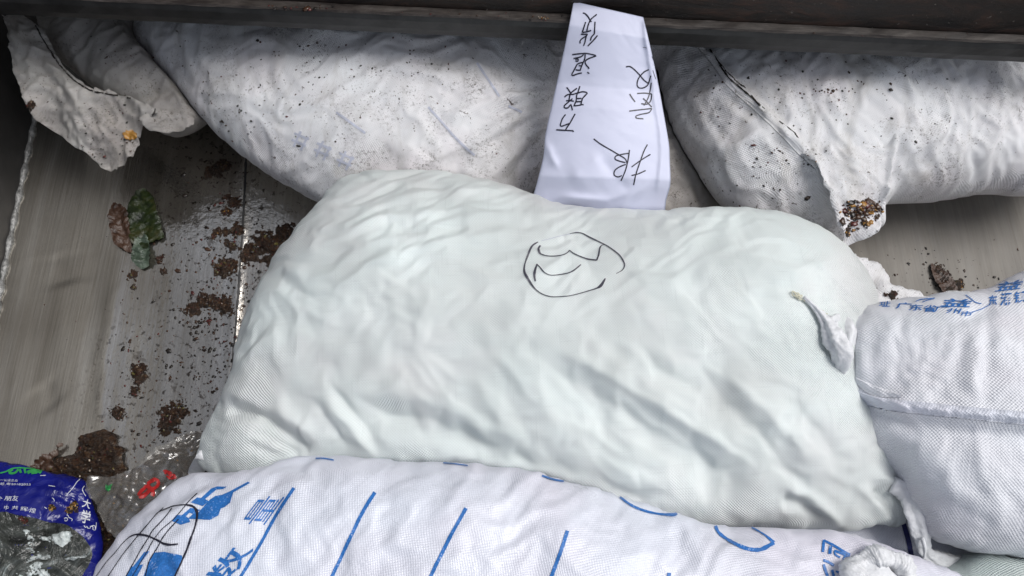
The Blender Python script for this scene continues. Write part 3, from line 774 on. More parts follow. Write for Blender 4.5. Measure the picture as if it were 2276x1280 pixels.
def cloth_sheet(name, outline, zf, mat, parent, folds=(), res=.0045, thick=.0016, wob=2, seed=0, uvrot=0, under=()):
    """loose doubled cloth with free edges; zf gives its height over photo coordinates"""
    ol = catmull(outline, 6)
    t = np.arange(len(ol)) * .5
    ol = ol + np.stack([fbm(t, t * 0 + .5, seed + 3, 3), fbm(t, t * 0 + 8.5, seed + 4, 3)], 1) * wob
    W = np.array([P(a, b, float(zf(np.array(a), np.array(b))))[:2] for a, b in ol])
    x0, y0 = W.min(0) - 2.5 * res; x1, y1 = W.max(0) + 2.5 * res
    nx, ny = int((x1 - x0) / res) + 1, int((y1 - y0) / res) + 1
    X, Y = np.meshgrid(x0 + np.arange(nx) * res, y0 + np.arange(ny) * res, indexing='ij')
    M = inside(W, X, Y)
    cell = M[:-1, :-1] | M[1:, :-1] | M[:-1, 1:] | M[1:, 1:]
    used = np.zeros(M.shape, bool)
    used[:-1, :-1] |= cell; used[1:, :-1] |= cell; used[:-1, 1:] |= cell; used[1:, 1:] |= cell
    rim = used & ~M
    d, qx, qy, _, _ = near_poly(W, X[rim], Y[rim]); X[rim] = qx; Y[rim] = qy
    Z = np.full(X.shape, float(zf(np.array(ol[0][0]), np.array(ol[0][1]))))
    for _ in range(6):
        px, py = proj(X, Y, Z); Z = zf(px, py)
    for f in folds: Z = Z + f(px, py, None)
    it = -np.ones(M.shape, int); it[used] = np.arange(used.sum()); nb = used.sum()
    top = np.stack([X[used], Y[used], Z[used]], 1)
    if under: top = press(top, under)
    bot = top.copy(); inner = M[used]; bot[:, 2] -= thick * np.where(inner, 1, .45)
    fs = []
    ci, cj = np.nonzero(cell)
    edge = {}
    for i, j in zip(ci, cj):
        q = (it[i, j], it[i + 1, j], it[i + 1, j + 1], it[i, j + 1]); fs.append(q); fs.append(tuple(nb + k for k in q[::-1]))
        for a_, b_ in zip(q, q[1:] + q[:1]):
            if (b_, a_) in edge: del edge[(b_, a_)]
            else: edge[(a_, b_)] = 1
    for a_, b_ in edge: fs.append((b_, a_, a_ + nb, b_ + nb))
    V = np.concatenate([top, bot]); a = math.radians(uvrot)
    uv = np.stack([V[:, 0] * math.cos(a) - V[:, 1] * math.sin(a), V[:, 0] * math.sin(a) + V[:, 1] * math.cos(a)], 1)
    return link_mesh(name, V, fs, mat, parent, uv=uv)
lin = lambda pts: (lambda px, py: _idw(pts, px, py))
def _idw(pts, px, py):
    w_ = 0; s_ = 0
    for x, y, z in pts:
        q = 1 / ((px - x) ** 2 + (py - y) ** 2 + 900); w_ = w_ + q; s_ = s_ + q * z
    return s_ / w_
# loose end of the left sack
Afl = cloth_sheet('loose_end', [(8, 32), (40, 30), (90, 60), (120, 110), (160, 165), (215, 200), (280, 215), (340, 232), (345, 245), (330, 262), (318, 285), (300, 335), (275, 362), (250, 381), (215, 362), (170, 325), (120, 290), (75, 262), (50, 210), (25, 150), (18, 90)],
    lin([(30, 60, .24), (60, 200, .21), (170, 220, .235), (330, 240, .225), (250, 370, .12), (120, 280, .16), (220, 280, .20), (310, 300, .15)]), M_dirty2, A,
    folds=[crease([(30, 50), (80, 110), (160, 190), (280, 218)], .012, 10, 16, .1), crease([(50, 80), (110, 170), (190, 230), (300, 250)], -.006, 12, 12), crease([(60, 170), (130, 200), (200, 215)], .008, 10, 22),
           crease([(340, 240), (315, 290), (255, 370)], .007, 12, 12, .2), streaks(60, 90, 34, .010, 121), streaks(-50, 60, 20, .004, 123), crease([(120, 250), (200, 290), (290, 290)], .006, 16, 22)], wob=4, seed=12)
Ar = cloth_sheet('folded_edge', [(310, 262), (345, 240), (400, 250), (430, 262), (420, 282), (370, 296), (335, 290)], lin([(320, 260, .22), (430, 265, .17), (370, 295, .15)]), M_dirty2, A, folds=[streaks(20, 60, 16, .006, 125)], wob=3, seed=13)

# hanging corner of the right sack
Dfl = cloth_sheet('hanging_corner', [(1760, 305), (1800, 318), (1830, 330), (1990, 250), (1996, 300), (1980, 380), (1968, 440), (1962, 475), (1955, 512), (1915, 532), (1880, 546), (1870, 520), (1850, 470), (1835, 420), (1810, 370), (1775, 330)],
    lin([(1780, 320, .255), (1800, 370, .262), (1835, 430, .255), (1900, 285, .245), (1985, 265, .235), (1985, 330, .262), (1975, 400, .262), (1880, 420, .262), (1890, 360, .272), (1950, 480, .225), (1885, 540, .18), (1858, 480, .235), (1910, 480, .24)]), M_dirtylite, Dk,
    folds=[crease([(1790, 330), (1830, 400), (1862, 470), (1880, 540)], .010, 8, 12, .1), crease([(1985, 260), (1982, 380), (1960, 470)], .008, 14, 8, .1), streaks(75, 110, 34, .006, 131), streaks(30, 60, 18, .004, 133, (1900, 500), (70, 60)),
           crease([(1860, 440), (1900, 455), (1960, 470)], .008, 14, 10), crease([(1870, 500), (1910, 505), (1955, 480)], -.006, 12, 14)], wob=3, seed=14)
TDf = bvh(Dfl); TAf = bvh(Afl)
# --- hem, twisted ear and string of the right sack
def strip(tree, pts, wd, name, mat, parent, h=.004, folds_k=3, seed=0, step=5):
    """a doubled strip of cloth lying on a surface"""
    w = np.array([wd] * len(pts), float) if np.isscalar(wd) else np.array(wd, float)
    c = catmull(np.concatenate([np.array(pts, float), w[:, None]], 1), 10, False)
    L_ = np.concatenate(([0], np.cumsum(np.linalg.norm(np.diff(c[:, :2], axis=0), axis=1)))); n = max(6, int(L_[-1] / step)); t = np.linspace(0, L_[-1], n)
    X = np.interp(t, L_, c[:, 0]); Y = np.interp(t, L_, c[:, 1]); Wd = np.interp(t, L_, c[:, 2])
    tx, ty = np.gradient(X), np.gradient(Y); l = np.hypot(tx, ty) + 1e-9
    nx_, ny_ = -ty / l, tx / l
    K = 9; vs = []; ok = []
    for k in range(n):
        for j in range(K):
            u = j / (K - 1) - .5
            q = hitp(tree, X[k] + nx_[k] * u * Wd[k], Y[k] + ny_[k] * u * Wd[k], 0)
            if q is None: q = Vector(P(X[k] + nx_[k] * u * Wd[k], Y[k] + ny_[k] * u * Wd[k], vs[-1][2] if vs else .2))
            e = h * (.35 + .65 * math.cos(u * math.pi)) + h * .5 * float(N2(np.array(t[k] / 22.), np.array(u * folds_k), seed)) - (h * .5 if j in (0, K - 1) else 0)
            vs.append((q.x, q.y, q.z + max(e, .0012)))
    vs += [(x, y, z - max(.003, h)) for x, y, z in vs]
    N_ = n * K; fs = []
    for k in range(n - 1):
        for j in range(K - 1):
            a_ = k * K + j; fs.append((a_, a_ + 1, a_ + K + 1, a_ + K)); fs.append((N_ + a_, N_ + a_ + K, N_ + a_ + K + 1, N_ + a_ + 1))
        for j in (0, K - 1):
            a_ = k * K + j; fs.append((a_, a_ + K, N_ + a_ + K, N_ + a_))
    uv = np.array([(v[0], v[1]) for v in vs])
    return link_mesh(name, vs, fs, mat, parent, uv=uv)
Dhem = strip(TD, [(1558, 104), (1585, 132), (1622, 178), (1668, 222), (1712, 262), (1752, 300), (1795, 345), (1815, 372)], [16, 20, 26, 24, 24, 26, 26, 14], 'seam_hem', M_dirtylite, Dk, .0045, 3, 9)
hem = strip(TF, [(1868, 845), (1905, 880), (1960, 897), (2050, 908), (2150, 918), (2276, 930), (2390, 935)], [16, 24, 26, 28, 28, 30, 30], 'hem', M_coat, Fk, .009, 3, 5)
def lobe(px, z, r): return [tuple(P(a, b, z)) for a, b in px]
def tube(name, pts, radii, mat, parent, seg=10, crumple=.25, seed=0, flat=1.0, n=8, pleat=0):
    """twisted cloth: a lumpy tapering rope through world points"""
    c = catmull(np.concatenate([np.array(pts, float), np.array(radii, float)[:, None]], 1), n, False)
    pos, rad = c[:, :3], c[:, 3]; T = np.gradient(pos, axis=0); T /= np.linalg.norm(T, axis=1)[:, None] + 1e-9
    vs, fs = [], []
    for k in range(len(pos)):
        up = np.array((0, 0, 1.)); s = np.cross(T[k], up); s /= np.linalg.norm(s) + 1e-9; u_ = np.cross(s, T[k])
        for j in range(seg):
            t = 2 * math.pi * j / seg + k * .06
            q = 1 + crumple * (math.sin(3 * t + seed) * .6 + .5 * math.sin(5 * t + 1.7 * seed + k * .15) + .6 * float(N2(np.array(k * .4), np.array(j * .9), seed)))
            q += pleat * (math.sin(k * 1.9 + 2 * math.sin(t + seed)) + .6 * math.sin(k * .83 + t))
            vs.append(tuple(pos[k] + rad[k] * q * (math.cos(t) * s + math.sin(t) * flat * u_)))
    for k in range(len(pos) - 1):
        for j in range(seg):
            a_, b_ = k * seg + j, k * seg + (j + 1) % seg; fs.append((a_, b_, b_ + seg, a_ + seg))
    fs.append(tuple(range(seg))[::-1]); fs.append(tuple((len(pos) - 1) * seg + j for j in range(seg)))
    return link_mesh(name, vs, fs, mat, parent, uv=np.array([(v[0], v[1]) for v in vs]))
def on(tree, px, py, up): 
    q = hitp(tree, px, py, up)
    return tuple(q) if q is not None else tuple(P(px, py, .3))
ear_tip = [on(TE, 1782, 662, .006), on(TE, 1806, 690, .008), on(TE, 1826, 722, .010), on(TE, 1842, 752, .014), on(TE, 1858, 800, .016), on(TF, 1872, 850, .016), on(TF, 1890, 900, .006), on(TF, 1905, 960, .002)]
tube('twisted_ear', ear_tip, [.0025, .005, .009, .015, .014, .011, .006, .003], M_thin, Fk, 30, .30, 3, .7, 10, .05)
tube('crumpled_tab', [on(TE, 1835, 716, .012), on(TF, 1872, 722, .012), on(TF, 1893, 742, .014), on(TF, 1885, 790, .012), on(TF, 1880, 830, .008)], [.006, .014, .016, .013, .006], M_thin, Fk, 20, .35, 9, .6)
strip(TF, [(1898, 842), (1940, 868), (2000, 880)], [10, 22, 8], 'hem_fold', M_white, Fk, .004, 2, 8)
M_string = simple('cream_string', (.62, .6, .47), .7, .2, 200)
rr = random.Random(8); sp_ = []
for k in range(46):
    t = k / 45; sp_.append((1764 + 70 * t * t + 9 * math.cos(k * 1.1) * (1 - t) , 655 + 45 * t * t + 7 * math.sin(k * 1.3) * (1 - t)))
sp_ = [on(TE, a, b, .003 + .003 * rr.random()) for a, b in sp_]
tube('string_end', sp_, [.0008] * len(sp_), M_string, Fk, 5, 0, 1, 1, 3)
# blue lettering on the right sack
vs, fs = [], []
z6 = lambda pts: zoomed(pts, 6.053, 1900, 600)
def gl(ch, x0, y0, x1, y1, sk=0, sy=0, bold=.012):
    (a0, b0), (a1, b1) = z6([(x0, y0), (x1, y1)])
    glyph_geo(TF, ch, (a0 + sk / 6.05, b0), (a1 - a0, sy / 6.05), (-sk / 6.05, b1 - b0), vs, fs, bold=bold); flush('blue_character', M_blue, Fk)
gl('址', 320, 415, 470, 500, 20); gl('广', 545, 440, 750, 525, 30, 8); gl('东', 715, 470, 900, 550, 30); gl('省', 905, 478, 1085, 568, 30); gl('广', 1050, 485, 1245, 575, 40); gl('州', 1215, 515, 1400, 585, 40, 10); gl('市', 1405, 555, 1565, 622, 30, 5)
gl('东', 1800, 350, 1915, 490, 0, -10, .02); gl('涌', 1950, 320, 2105, 488, 10, -12, .02); gl('镇', 2130, 300, 2300, 455, 15, -15, .02); gl('益', 1150, 388, 1540, 495, 60, 12, .015); gl('益', 1880, 170, 2220, 300, 70, -40, .015)
for s_ in ([(820, 430), (890, 402), (1080, 385)], [(910, 440), (980, 412), (1070, 390)], [(1490, 340), (1550, 385), (1620, 440), (1700, 460)], [(1560, 572), (1650, 548), (1740, 512), (1800, 480)]):
    ribbon_geo(TF, z6(s_), 1.8, verts=vs, faces=fs); flush('blue_line', M_blue, Fk)

# --- prints of the bottom sack
vs, fs = [], []
zz = lambda pts: zoomed(pts, 4.552, 200, 1040)
def rb(pts, wd, name='ruled_line', **k):
    ribbon_geo(TG, pts, wd, verts=vs, faces=fs, **k)
    if name: flush(name, M_blue, G)
rb([(654, 1085), (612, 1150), (576, 1215), (536, 1281), (520, 1310)], 7, wob=.08)
rb([(833, 1095), (803, 1145), (770, 1215), (738, 1282), (728, 1310)], 8, wob=.08)
rb([(1036, 1130), (1008, 1180), (980, 1235), (957, 1282), (948, 1310)], 8, wob=.08)
rb([(1261, 1180), (1245, 1230), (1226, 1282), (1218, 1310)], 8, wob=.08)
rb([(1487, 1273), (1483, 1300)], 8)
rb([(1378, 1106), (1405, 1125), (1435, 1137), (1470, 1144), (1500, 1145), (1504, 1142)], [4, 5, 5, 5, 7, 5], wob=.2, name='printed_arc')
rb([(1204, 1058), (1235, 1068), (1272, 1073)], 4, wob=.2, name='printed_arc'); rb([(702, 1020), (720, 1020), (742, 1024)], 3, name='printed_arc'); rb([(985, 1030), (1010, 1032), (1040, 1036)], 2.5, name='printed_arc')
rb([(1590, 1170), (1597, 1185), (1625, 1205), (1660, 1220), (1690, 1222), (1720, 1207)], [8, 7, 7, 8, 9, 8], wob=.25, name=None)
rb([(1720, 1207), (1700, 1190), (1680, 1178), (1668, 1172)], [7, 4, 3, 3], wob=.2, name='printed_arc')
def pg(pts): patch_geo(TG, zz(pts), verts=vs, faces=fs)
pg([(1290, 192), (1390, 192), (1352, 216), (1282, 224), (1166, 318), (1205, 340), (1145, 388), (1022, 350), (1085, 303), (1125, 308), (1175, 262), (1232, 212)])
pg([(1215, 325), (1268, 290), (1340, 276), (1420, 240), (1600, 145), (1622, 155), (1455, 250), (1412, 264), (1438, 300), (1422, 355), (1365, 400), (1325, 415), (1300, 485), (1215, 527), (1102, 522), (1097, 457), (1230, 450), (1250, 407), (1320, 387), (1335, 350), (1310, 325), (1270, 316)])
pg([(1020, 405), (1122, 426), (1052, 470), (1008, 455), (972, 492), (1002, 512), (1018, 550), (925, 578), (830, 535), (875, 480), (935, 478)]); pg([(1052, 462), (1120, 456), (1120, 522), (1002, 520), (1002, 508)])
flush('blue_character', M_blue, G)
glyph_geo(TG, '量', zz([(1525, 565)])[0], (46, -62), (53, 3), vs, fs, bold=.0, step=2)
flush('blue_character', M_blue, G)
glyph_geo(TG, '数', zz([(1105, 1180)])[0], (66, -86), (60, 6), vs, fs, bold=.012, step=2)
flush('blue_character', M_blue, G)
pg([(555, 850), (607, 840), (425, 1092), (370, 1092)]); pg([(430, 1000), (545, 975), (530, 1010), (480, 1100), (360, 1100)])
pg([(650, 855), (760, 848), (935, 888), (938, 925), (875, 1100), (795, 1100), (822, 995), (800, 965), (662, 955), (595, 1100), (545, 1100), (610, 930)])
pg([(735, 1005), (748, 1020), (738, 1100), (600, 1100)])
flush('blue_character', M_blue, G)
z4 = lambda pts: zoomed(pts, 4.782, 1800, 1160)
for s_, w_ in (([(150, 195), (142, 260), (137, 325)], 6), ([(150, 200), (240, 245), (330, 300), (425, 350)], 5), ([(222, 258), (216, 300), (212, 345)], 7), ([(262, 312), (320, 330), (372, 355), (355, 405)], 6), ([(262, 312), (268, 350), (320, 380)], 4), ([(405, 335), (405, 375)], 7),
               ([(142, 408), (200, 430), (255, 465)], 6), ([(145, 452), (165, 520), (190, 580)], 6), ([(235, 510), (255, 580)], 6), ([(275, 528), (330, 548)], 4)):
    rb(z4(s_), w_, name=None, wob=.15)
flush('blue_character', M_blue, G)
def mk(pts, wd, **k): ribbon_geo(TG, zz(pts), wd, verts=vs, faces=fs, off=.0013, wob=.25, step=3, **k)
mk([(60, 1110), (180, 945), (255, 865), (330, 772), (400, 705), (460, 676)], [1.5, 1.5, 1.5, 1.5, 2, 3.5]); mk([(460, 676), (520, 676), (600, 692), (680, 730), (750, 763), (820, 778), (897, 770)], [3, 5, 4.5, 5, 4.5, 5, 3.5])
mk([(510, 665), (600, 560), (690, 458), (760, 425), (850, 390), (960, 375)], [1.4, 1.4, 1.8, 2, 2, 2.5]); mk([(960, 375), (1040, 388), (1082, 435), (1088, 500), (1065, 600), (1025, 710), (985, 830), (925, 960), (860, 1110)], [3, 5, 6, 5, 4, 4.5, 4.5, 4, 4])
mk([(745, 410), (660, 490), (560, 610), (490, 690), (420, 775), (330, 890), (180, 1110)], 1.7); mk([(832, 412), (790, 470), (700, 570), (635, 640), (590, 720), (500, 865), (365, 1110)], 2.2)
mk([(1088, 262), (1000, 345), (930, 430), (850, 520), (730, 625), (650, 730), (580, 850), (430, 1110)], 1.9); mk([(900, 520), (800, 630), (735, 720), (690, 800), (640, 880), (600, 960), (565, 1110)], 2.4)
link_mesh('marker_scrawl', vs, fs, M_ink, G, smooth=False)
# rolled neck
cx, cy = 1946, 1292; ring = []
for k in range(22):
    t = math.radians(178 + k * 184 / 21); q = hitp(TG, cx + 62 * math.cos(t), cy + 52 * math.sin(t), 0); ring.append((q.x, q.y, max(q.z, .355) + .012))
tube('rolled_neck', ring, [.006] + [.013 + .003 * math.sin(k * .9) for k in range(20)] + [.008], M_thin, G, 22, .16, 4, .8, 5, .07)
tube('gathered_neck', [on(TG, 1925, 1330, .01), on(TG, 1938, 1296, .012), on(TG, 1948, 1262, .01), on(TG, 1960, 1250, .004)], [.03, .028, .02, .008], M_thin, G, 26, .18, 6, .5)

# --- number ringed on the middle sack
vs, fs = [], []
z5 = lambda pts: zoomed(pts, 5.82, 1120, 480)
def mk(pts, wd): ribbon_geo(TE, z5(pts), wd, verts=vs, faces=fs, off=.0011, wob=.2, step=3)
mk([(440, 340), (370, 385), (335, 450), (300, 530), (275, 610), (262, 690), (275, 750), (320, 830), (380, 920), (430, 970), (500, 1015), (600, 1045), (730, 1048), (900, 1025), (1050, 985), (1200, 940), (1260, 900), (1310, 812)],
   [2, 4, 4.5, 4.5, 3.5, 4, 5, 5, 3, 2.4, 2.2, 2, 1.8, 1.8, 2, 3, 6, 3])
mk([(850, 235), (920, 220), (1010, 228), (1130, 290), (1310, 375), (1400, 435), (1500, 515), (1550, 600), (1560, 650), (1530, 705), (1450, 750)], [1.2, 2, 2.4, 2.6, 2.2, 2.4, 2.8, 3, 2.8, 2, 1.2])
mk([(470, 385), (448, 425), (458, 475), (490, 500), (560, 520), (680, 522), (770, 505), (825, 475), (848, 448)], [3.5, 4.5, 5, 3, 2, 2, 2, 2, 2.6])
mk([(848, 448), (900, 487), (980, 525), (1080, 560), (1200, 577)], [2.4, 2.4, 2.8, 2.8, 2.8]); mk([(1200, 577), (1225, 510), (1245, 410), (1270, 380), (1310, 372)], [3.4, 3.6, 3, 1.8, 1.5])
mk([(405, 850), (393, 770), (408, 690), (430, 625)], [3.5, 5, 4.5, 3]); mk([(430, 635), (470, 672), (520, 730), (590, 765), (680, 765), (820, 745), (900, 710), (995, 632)], [3, 2.4, 2.2, 2, 2, 2.2, 3, 2])
link_mesh('ringed_number', vs, fs, M_inkt, E, smooth=False)
vs, fs = [], []
ribbon_geo(TE, z5([(480, 328), (700, 270), (850, 235)]), 1.0, verts=vs, faces=fs, off=.001)
link_mesh('faint_marker', vs, fs, M_faint, E, smooth=False)
# frayed tail of the middle sack
tail = [on(TE, 1985, 1075, .0), P(2020, 1098, .27), P(2040, 1150, .275), P(2052, 1195, .265), P(2062, 1228, .25), P(2100, 1248, .235), P(2150, 1252, .22)]
tube('frayed_tail', tail, [.012, .015, .016, .012, .009, .013, .008], M_thin, E, 26, .28, 2, .45)
tube('loose_thread', [P(2050, 1195, .275), P(2056, 1225, .27), P(2050, 1252, .26)], [.003, .0022, .001], M_thin, E, 6, .1, 1)
tube('corner_knot', [on(TE, 1440 - 990, 1010, .0), P(436, 1046, .17), P(438, 1062, .165)], [.008, .010, .004], M_thin, E, 14, .3, 3)
vs, fs = [], []
for s_ in ([(2008, 1165), (2018, 1200), (2026, 1240), (2032, 1270)],): ribbon_geo(TH, s_, 11, verts=vs, faces=fs); flush('dark_blue_line', M_navy, Hs)
ribbon_geo(TH, [(1650, 1150), (1649, 1175)], 8, verts=vs, faces=fs)
flush('dark_blue_line', M_navy, Hs)

# faded print and stitched seams of the dirty sacks
vs, fs = [], []
for s_ in ([(748, 250), (790, 280), (812, 296)], [(952, 238), (985, 275), (1018, 312), (1055, 345)], [(1060, 140), (1080, 170), (1110, 215)], [(1130, 235), (1160, 250)]): ribbon_geo(TB, s_, 5, verts=vs, faces=fs); flush('faded_line', M_faint, B)
for k in range(3):   # washed-out block characters, no longer readable
    bx_, by_ = 655 + 50 * k, 296 + 22 * k
    for q in ([(0, 0), (16, 7), (32, 14)], [(-6, 14), (10, 21), (26, 28)], [(14, -4), (6, 12), (-2, 30)], [(30, 8), (22, 22), (14, 38)]): ribbon_geo(TB, [(bx_ + a_, by_ + b_) for a_, b_ in q], 5, verts=vs, faces=fs, wob=.4)
    flush('faded_character', M_faint, B)
vs, fs = [], []
ribbon_geo(TD, [(1578, 112), (1600, 145), (1622, 170), (1650, 195)], 3, verts=vs, faces=fs, off=.004, wob=.5)
TH2 = bvh(Dhem)
ribbon_geo(TH2, [(1600, 145), (1622, 175), (1655, 203), (1690, 235)], 3.2, verts=vs, faces=fs, off=.001, wob=.5)
ribbon_geo(TD, [(1650, 192), (1672, 218), (1700, 245), (1735, 275), (1762, 295), (1782, 322), (1800, 340)], 2.8, verts=vs, faces=fs, off=.003, wob=.5)
link_mesh('stitched_seam', vs, fs, M_black, Dk, smooth=False)
vs, fs = [], []
ribbon_geo(TAf, [(70, 40), (100, 95), (150, 165), (200, 200), (260, 212), (320, 225), (345, 238)], 3.5, verts=vs, faces=fs, off=.001, wob=.5)
ribbon_geo(TAf, [(345, 238), (342, 252), (330, 262)], 3.5, verts=vs, faces=fs, off=.001, wob=.5)
link_mesh('stitched_seam', vs, fs, M_black, A, smooth=False)

# ================================================================== HANDWRITTEN PAPER
Lf = catmull([(1275, 3), (1262, 70), (1245, 150), (1227, 230), (1212, 300), (1208, 345), (1195, 400), (1182, 450), (1178, 520)], 10, False)
Rt = catmull([(1430, 38), (1447, 110), (1462, 180), (1473, 240), (1487, 320), (1489, 360), (1490, 410), (1480, 450), (1478, 520)], 10, False)
nv, nu = 130, 70
def rs(c, n):
    L_ = np.concatenate(([0], np.cumsum(np.linalg.norm(np.diff(c, axis=0), axis=1)))); t = np.linspace(0, L_[-1], n); return np.stack([np.interp(t, L_, c[:, 0]), np.interp(t, L_, c[:, 1])], 1)
Lf, Rt = rs(Lf, nv), rs(Rt, nv)
vs, uvp = [], []
fo = [crease([(1460, 430), (1470, 330), (1452, 200), (1430, 40)], .004, 5, 10, .05), crease([(1215, 445), (1270, 438), (1340, 445), (1400, 428), (1430, 400)], .006, 10, 10), crease([(1200, 470), (1300, 460), (1360, 470)], -.004, 10, 10),
      crease([(1212, 310), (1228, 350), (1245, 375)], .005, 7, 9), crease([(1260, 400), (1300, 370), (1340, 345)], .004, 22, 30), crease([(1330, 350), (1400, 430)], -.003, 14, 14), crease([(1360, 480), (1400, 440), (1450, 400)], .004, 9, 9),
      lump((1350, 60), (50, 50), .003), crease([(1250, 190), (1330, 170), (1400, 190)], -.002, 30, 30), streaks(30, 120, 60, .0009, 151, kind='fbm')]
for i in range(nv):
    v_ = i / (nv - 1)
    zc = np.interp(v_, [0, .10, .2, .35, .55, .75, .88, 1], [.415, .408, .385, .35, .325, .295, .25, .19])
    for j in range(nu):
        u_ = j / (nu - 1); q = Lf[i] * (1 - u_) + Rt[i] * u_
        z_ = zc + .022 * math.sin(math.pi * u_) ** .8 * min(1, v_ * 2 + .1) - .008
        z_ += sum(float(f(np.array([q[0]]), np.array([q[1]]), None)[0]) for f in fo)
        vs.append(tuple(P(q[0], q[1], z_)))
N_ = len(vs); vs += [(x, y, z - .0004) for x, y, z in vs]; fs = []
for i in range(nv - 1):
    for j in range(nu - 1):
        a_ = i * nu + j; fs.append((a_, a_ + 1, a_ + nu + 1, a_ + nu)); fs.append((N_ + a_, N_ + a_ + nu, N_ + a_ + nu + 1, N_ + a_ + 1))
    for j in (0, nu - 1): a_ = i * nu + j; fs.append((a_, a_ + nu, N_ + a_ + nu, N_ + a_))
for j in range(nu - 1):
    for i in (0, nv - 1): a_ = i * nu + j; fs.append((a_, a_ + 1, N_ + a_ + 1, N_ + a_))
paper = empty('paper_sheet', tuple(P(1330, 250, .33)), 'long white sheet of paper with handwritten black characters, hanging from the rail', 'paper')
ps = link_mesh('sheet', vs, fs, M_paper, paper)
TP = bvh(ps)
vs, fs = [], []
z7 = lambda pts: zoomed(pts, 4.265, 1180, 20)
for k_, s_ in enumerate(([(493, 38), (515, 45), (545, 78), (560, 105), (575, 125)], [(625, 52), (590, 80), (565, 105), (545, 150), (532, 205)], [(520, 125), (505, 170), (488, 222)], [(488, 222), (530, 215), (572, 203)], [(608, 122), (606, 170), (603, 235)],
           [(475, 238), (510, 240), (540, 238), (520, 258), (480, 285), (465, 310), (470, 326)], [(530, 245), (520, 280), (512, 320), (500, 348)], [(603, 235), (575, 265), (565, 300)], [(632, 250), (590, 300), (560, 330), (540, 352)],
           [(392, 432), (450, 425), (520, 420), (570, 428), (618, 442), (595, 452), (560, 465), (530, 480), (515, 500), (525, 530), (548, 555), (550, 568)], [(405, 468), (440, 462), (480, 450), (500, 430)], [(425, 480), (438, 470), (452, 482), (440, 498), (425, 488)],
           [(515, 430), (512, 470), (495, 510), (480, 545), (470, 575)], [(440, 522), (470, 510), (500, 505)], [(440, 522), (410, 580), (388, 622), (400, 630), (440, 615), (485, 605)], [(425, 575), (450, 580), (475, 578)], [(455, 535), (480, 540)], [(535, 598), (555, 612)],
           [(340, 742), (362, 772), (378, 798)], [(438, 752), (400, 780), (375, 805), (365, 850), (360, 880)], [(320, 835), (350, 812), (400, 810), (430, 800), (460, 795)], [(465, 732), (450, 780), (435, 820), (430, 870), (410, 915)],
           [(440, 800), (490, 785), (535, 795), (520, 815), (490, 850), (475, 905)], [(335, 870), (370, 868), (410, 875)], [(395, 850), (360, 880), (320, 915), (318, 935), (350, 938), (375, 910), (385, 905)], [(380, 905), (388, 930), (395, 960)],
           [(430, 850), (455, 849), (480, 848)], [(425, 880), (450, 879), (475, 878)], [(405, 918), (450, 915), (495, 905), (500, 912)],
           [(330, 1000), (300, 1040), (280, 1100), (290, 1112), (340, 1095), (370, 1085)], [(420, 995), (400, 1030), (370, 1085), (345, 1120), (330, 1145)], [(242, 1145), (320, 1150), (400, 1155), (405, 1165)])):
    if k_ in (9, 18, 29): flush('handwritten_character', M_ink, paper)
    ribbon_geo(TP, z7(s_), 2.9, verts=vs, faces=fs, step=2.5, off=.0006, wob=.15)
flush('handwritten_character', M_ink, paper)
z8 = lambda pts: zoomed(pts, 2.56, 1140, 0)
for k_, s_ in enumerate(([(643, 380), (665, 378), (690, 395), (720, 425), (745, 455), (772, 475)], [(775, 395), (745, 410), (715, 445), (706, 480), (715, 498), (740, 500), (765, 485), (778, 455), (785, 430)], [(706, 532), (750, 530), (790, 535)],
           [(788, 470), (780, 520), (768, 560), (745, 600)], [(730, 590), (765, 592), (785, 570), (790, 535)], [(740, 560), (762, 580), (790, 610)], [(664, 535), (680, 560), (695, 580)],
           [(662, 632), (720, 625), (790, 617)], [(790, 617), (775, 640), (730, 650), (700, 660), (702, 672), (742, 676)], [(460, 790), (500, 820), (560, 855), (610, 885), (640, 905), (650, 932)],
           [(663, 853), (655, 910), (640, 970), (615, 1028)], [(660, 872), (620, 878), (585, 888), (582, 905), (602, 915), (640, 925)], [(642, 935), (605, 950), (580, 970), (576, 995), (598, 1006), (620, 998)],
           [(765, 822), (745, 860), (720, 930), (700, 990), (687, 1052)], [(782, 878), (730, 910), (675, 950)], [(755, 970), (710, 990), (675, 998)])):
    if k_ == 9: flush('handwritten_character', M_ink, paper)
    ribbon_geo(TP, z8(s_), 2.7, verts=vs, faces=fs, step=2.5, off=.0006, wob=.15)
flush('handwritten_character', M_ink, paper)
for s_ in ([(790, 320), (815, 390), (832, 455)], [(800, 330), (820, 400)], [(795, 400), (812, 450)], [(740, 270), (752, 268), (762, 273)]): ribbon_geo(TP, z8(s_), 1.0, verts=vs, faces=fs, step=2.5, off=.0006)
flush('pen_scribble', M_ink, paper)

# ================================================================== WASTE
def bit(verts, faces, mi, c, r, mat, rnd, flat=.5, n=None):
    """one irregular fragment"""
    bm = bmesh.new(); bmesh.ops.create_icosphere(bm, subdivisions=1 if r < .004 else 2, radius=1)
    a = rnd.uniform(0, 6.28); sx, sy, sz = r * rnd.uniform(.6, 1.3), r * rnd.uniform(.4, 1), r * flat * rnd.uniform(.5, 1)
    so = rnd.uniform(0, 50); b0 = len(verts)
    for v in bm.verts:
        k = 1 + .35 * math.sin(v.co.x * 4.1 + so) * math.cos(v.co.y * 5.3 + so * 1.7) + rnd.uniform(-.12, .12)
        x, y, z = v.co.x * sx * k, v.co.y * sy * k, v.co.z * sz * k
        verts.append((c[0] + x * math.cos(a) - y * math.sin(a), c[1] + x * math.sin(a) + y * math.cos(a), c[2] + z))
    for f in bm.faces: faces.append(tuple(b0 + v.index for v in f.verts)); mi.append(mat)
    bm.free()
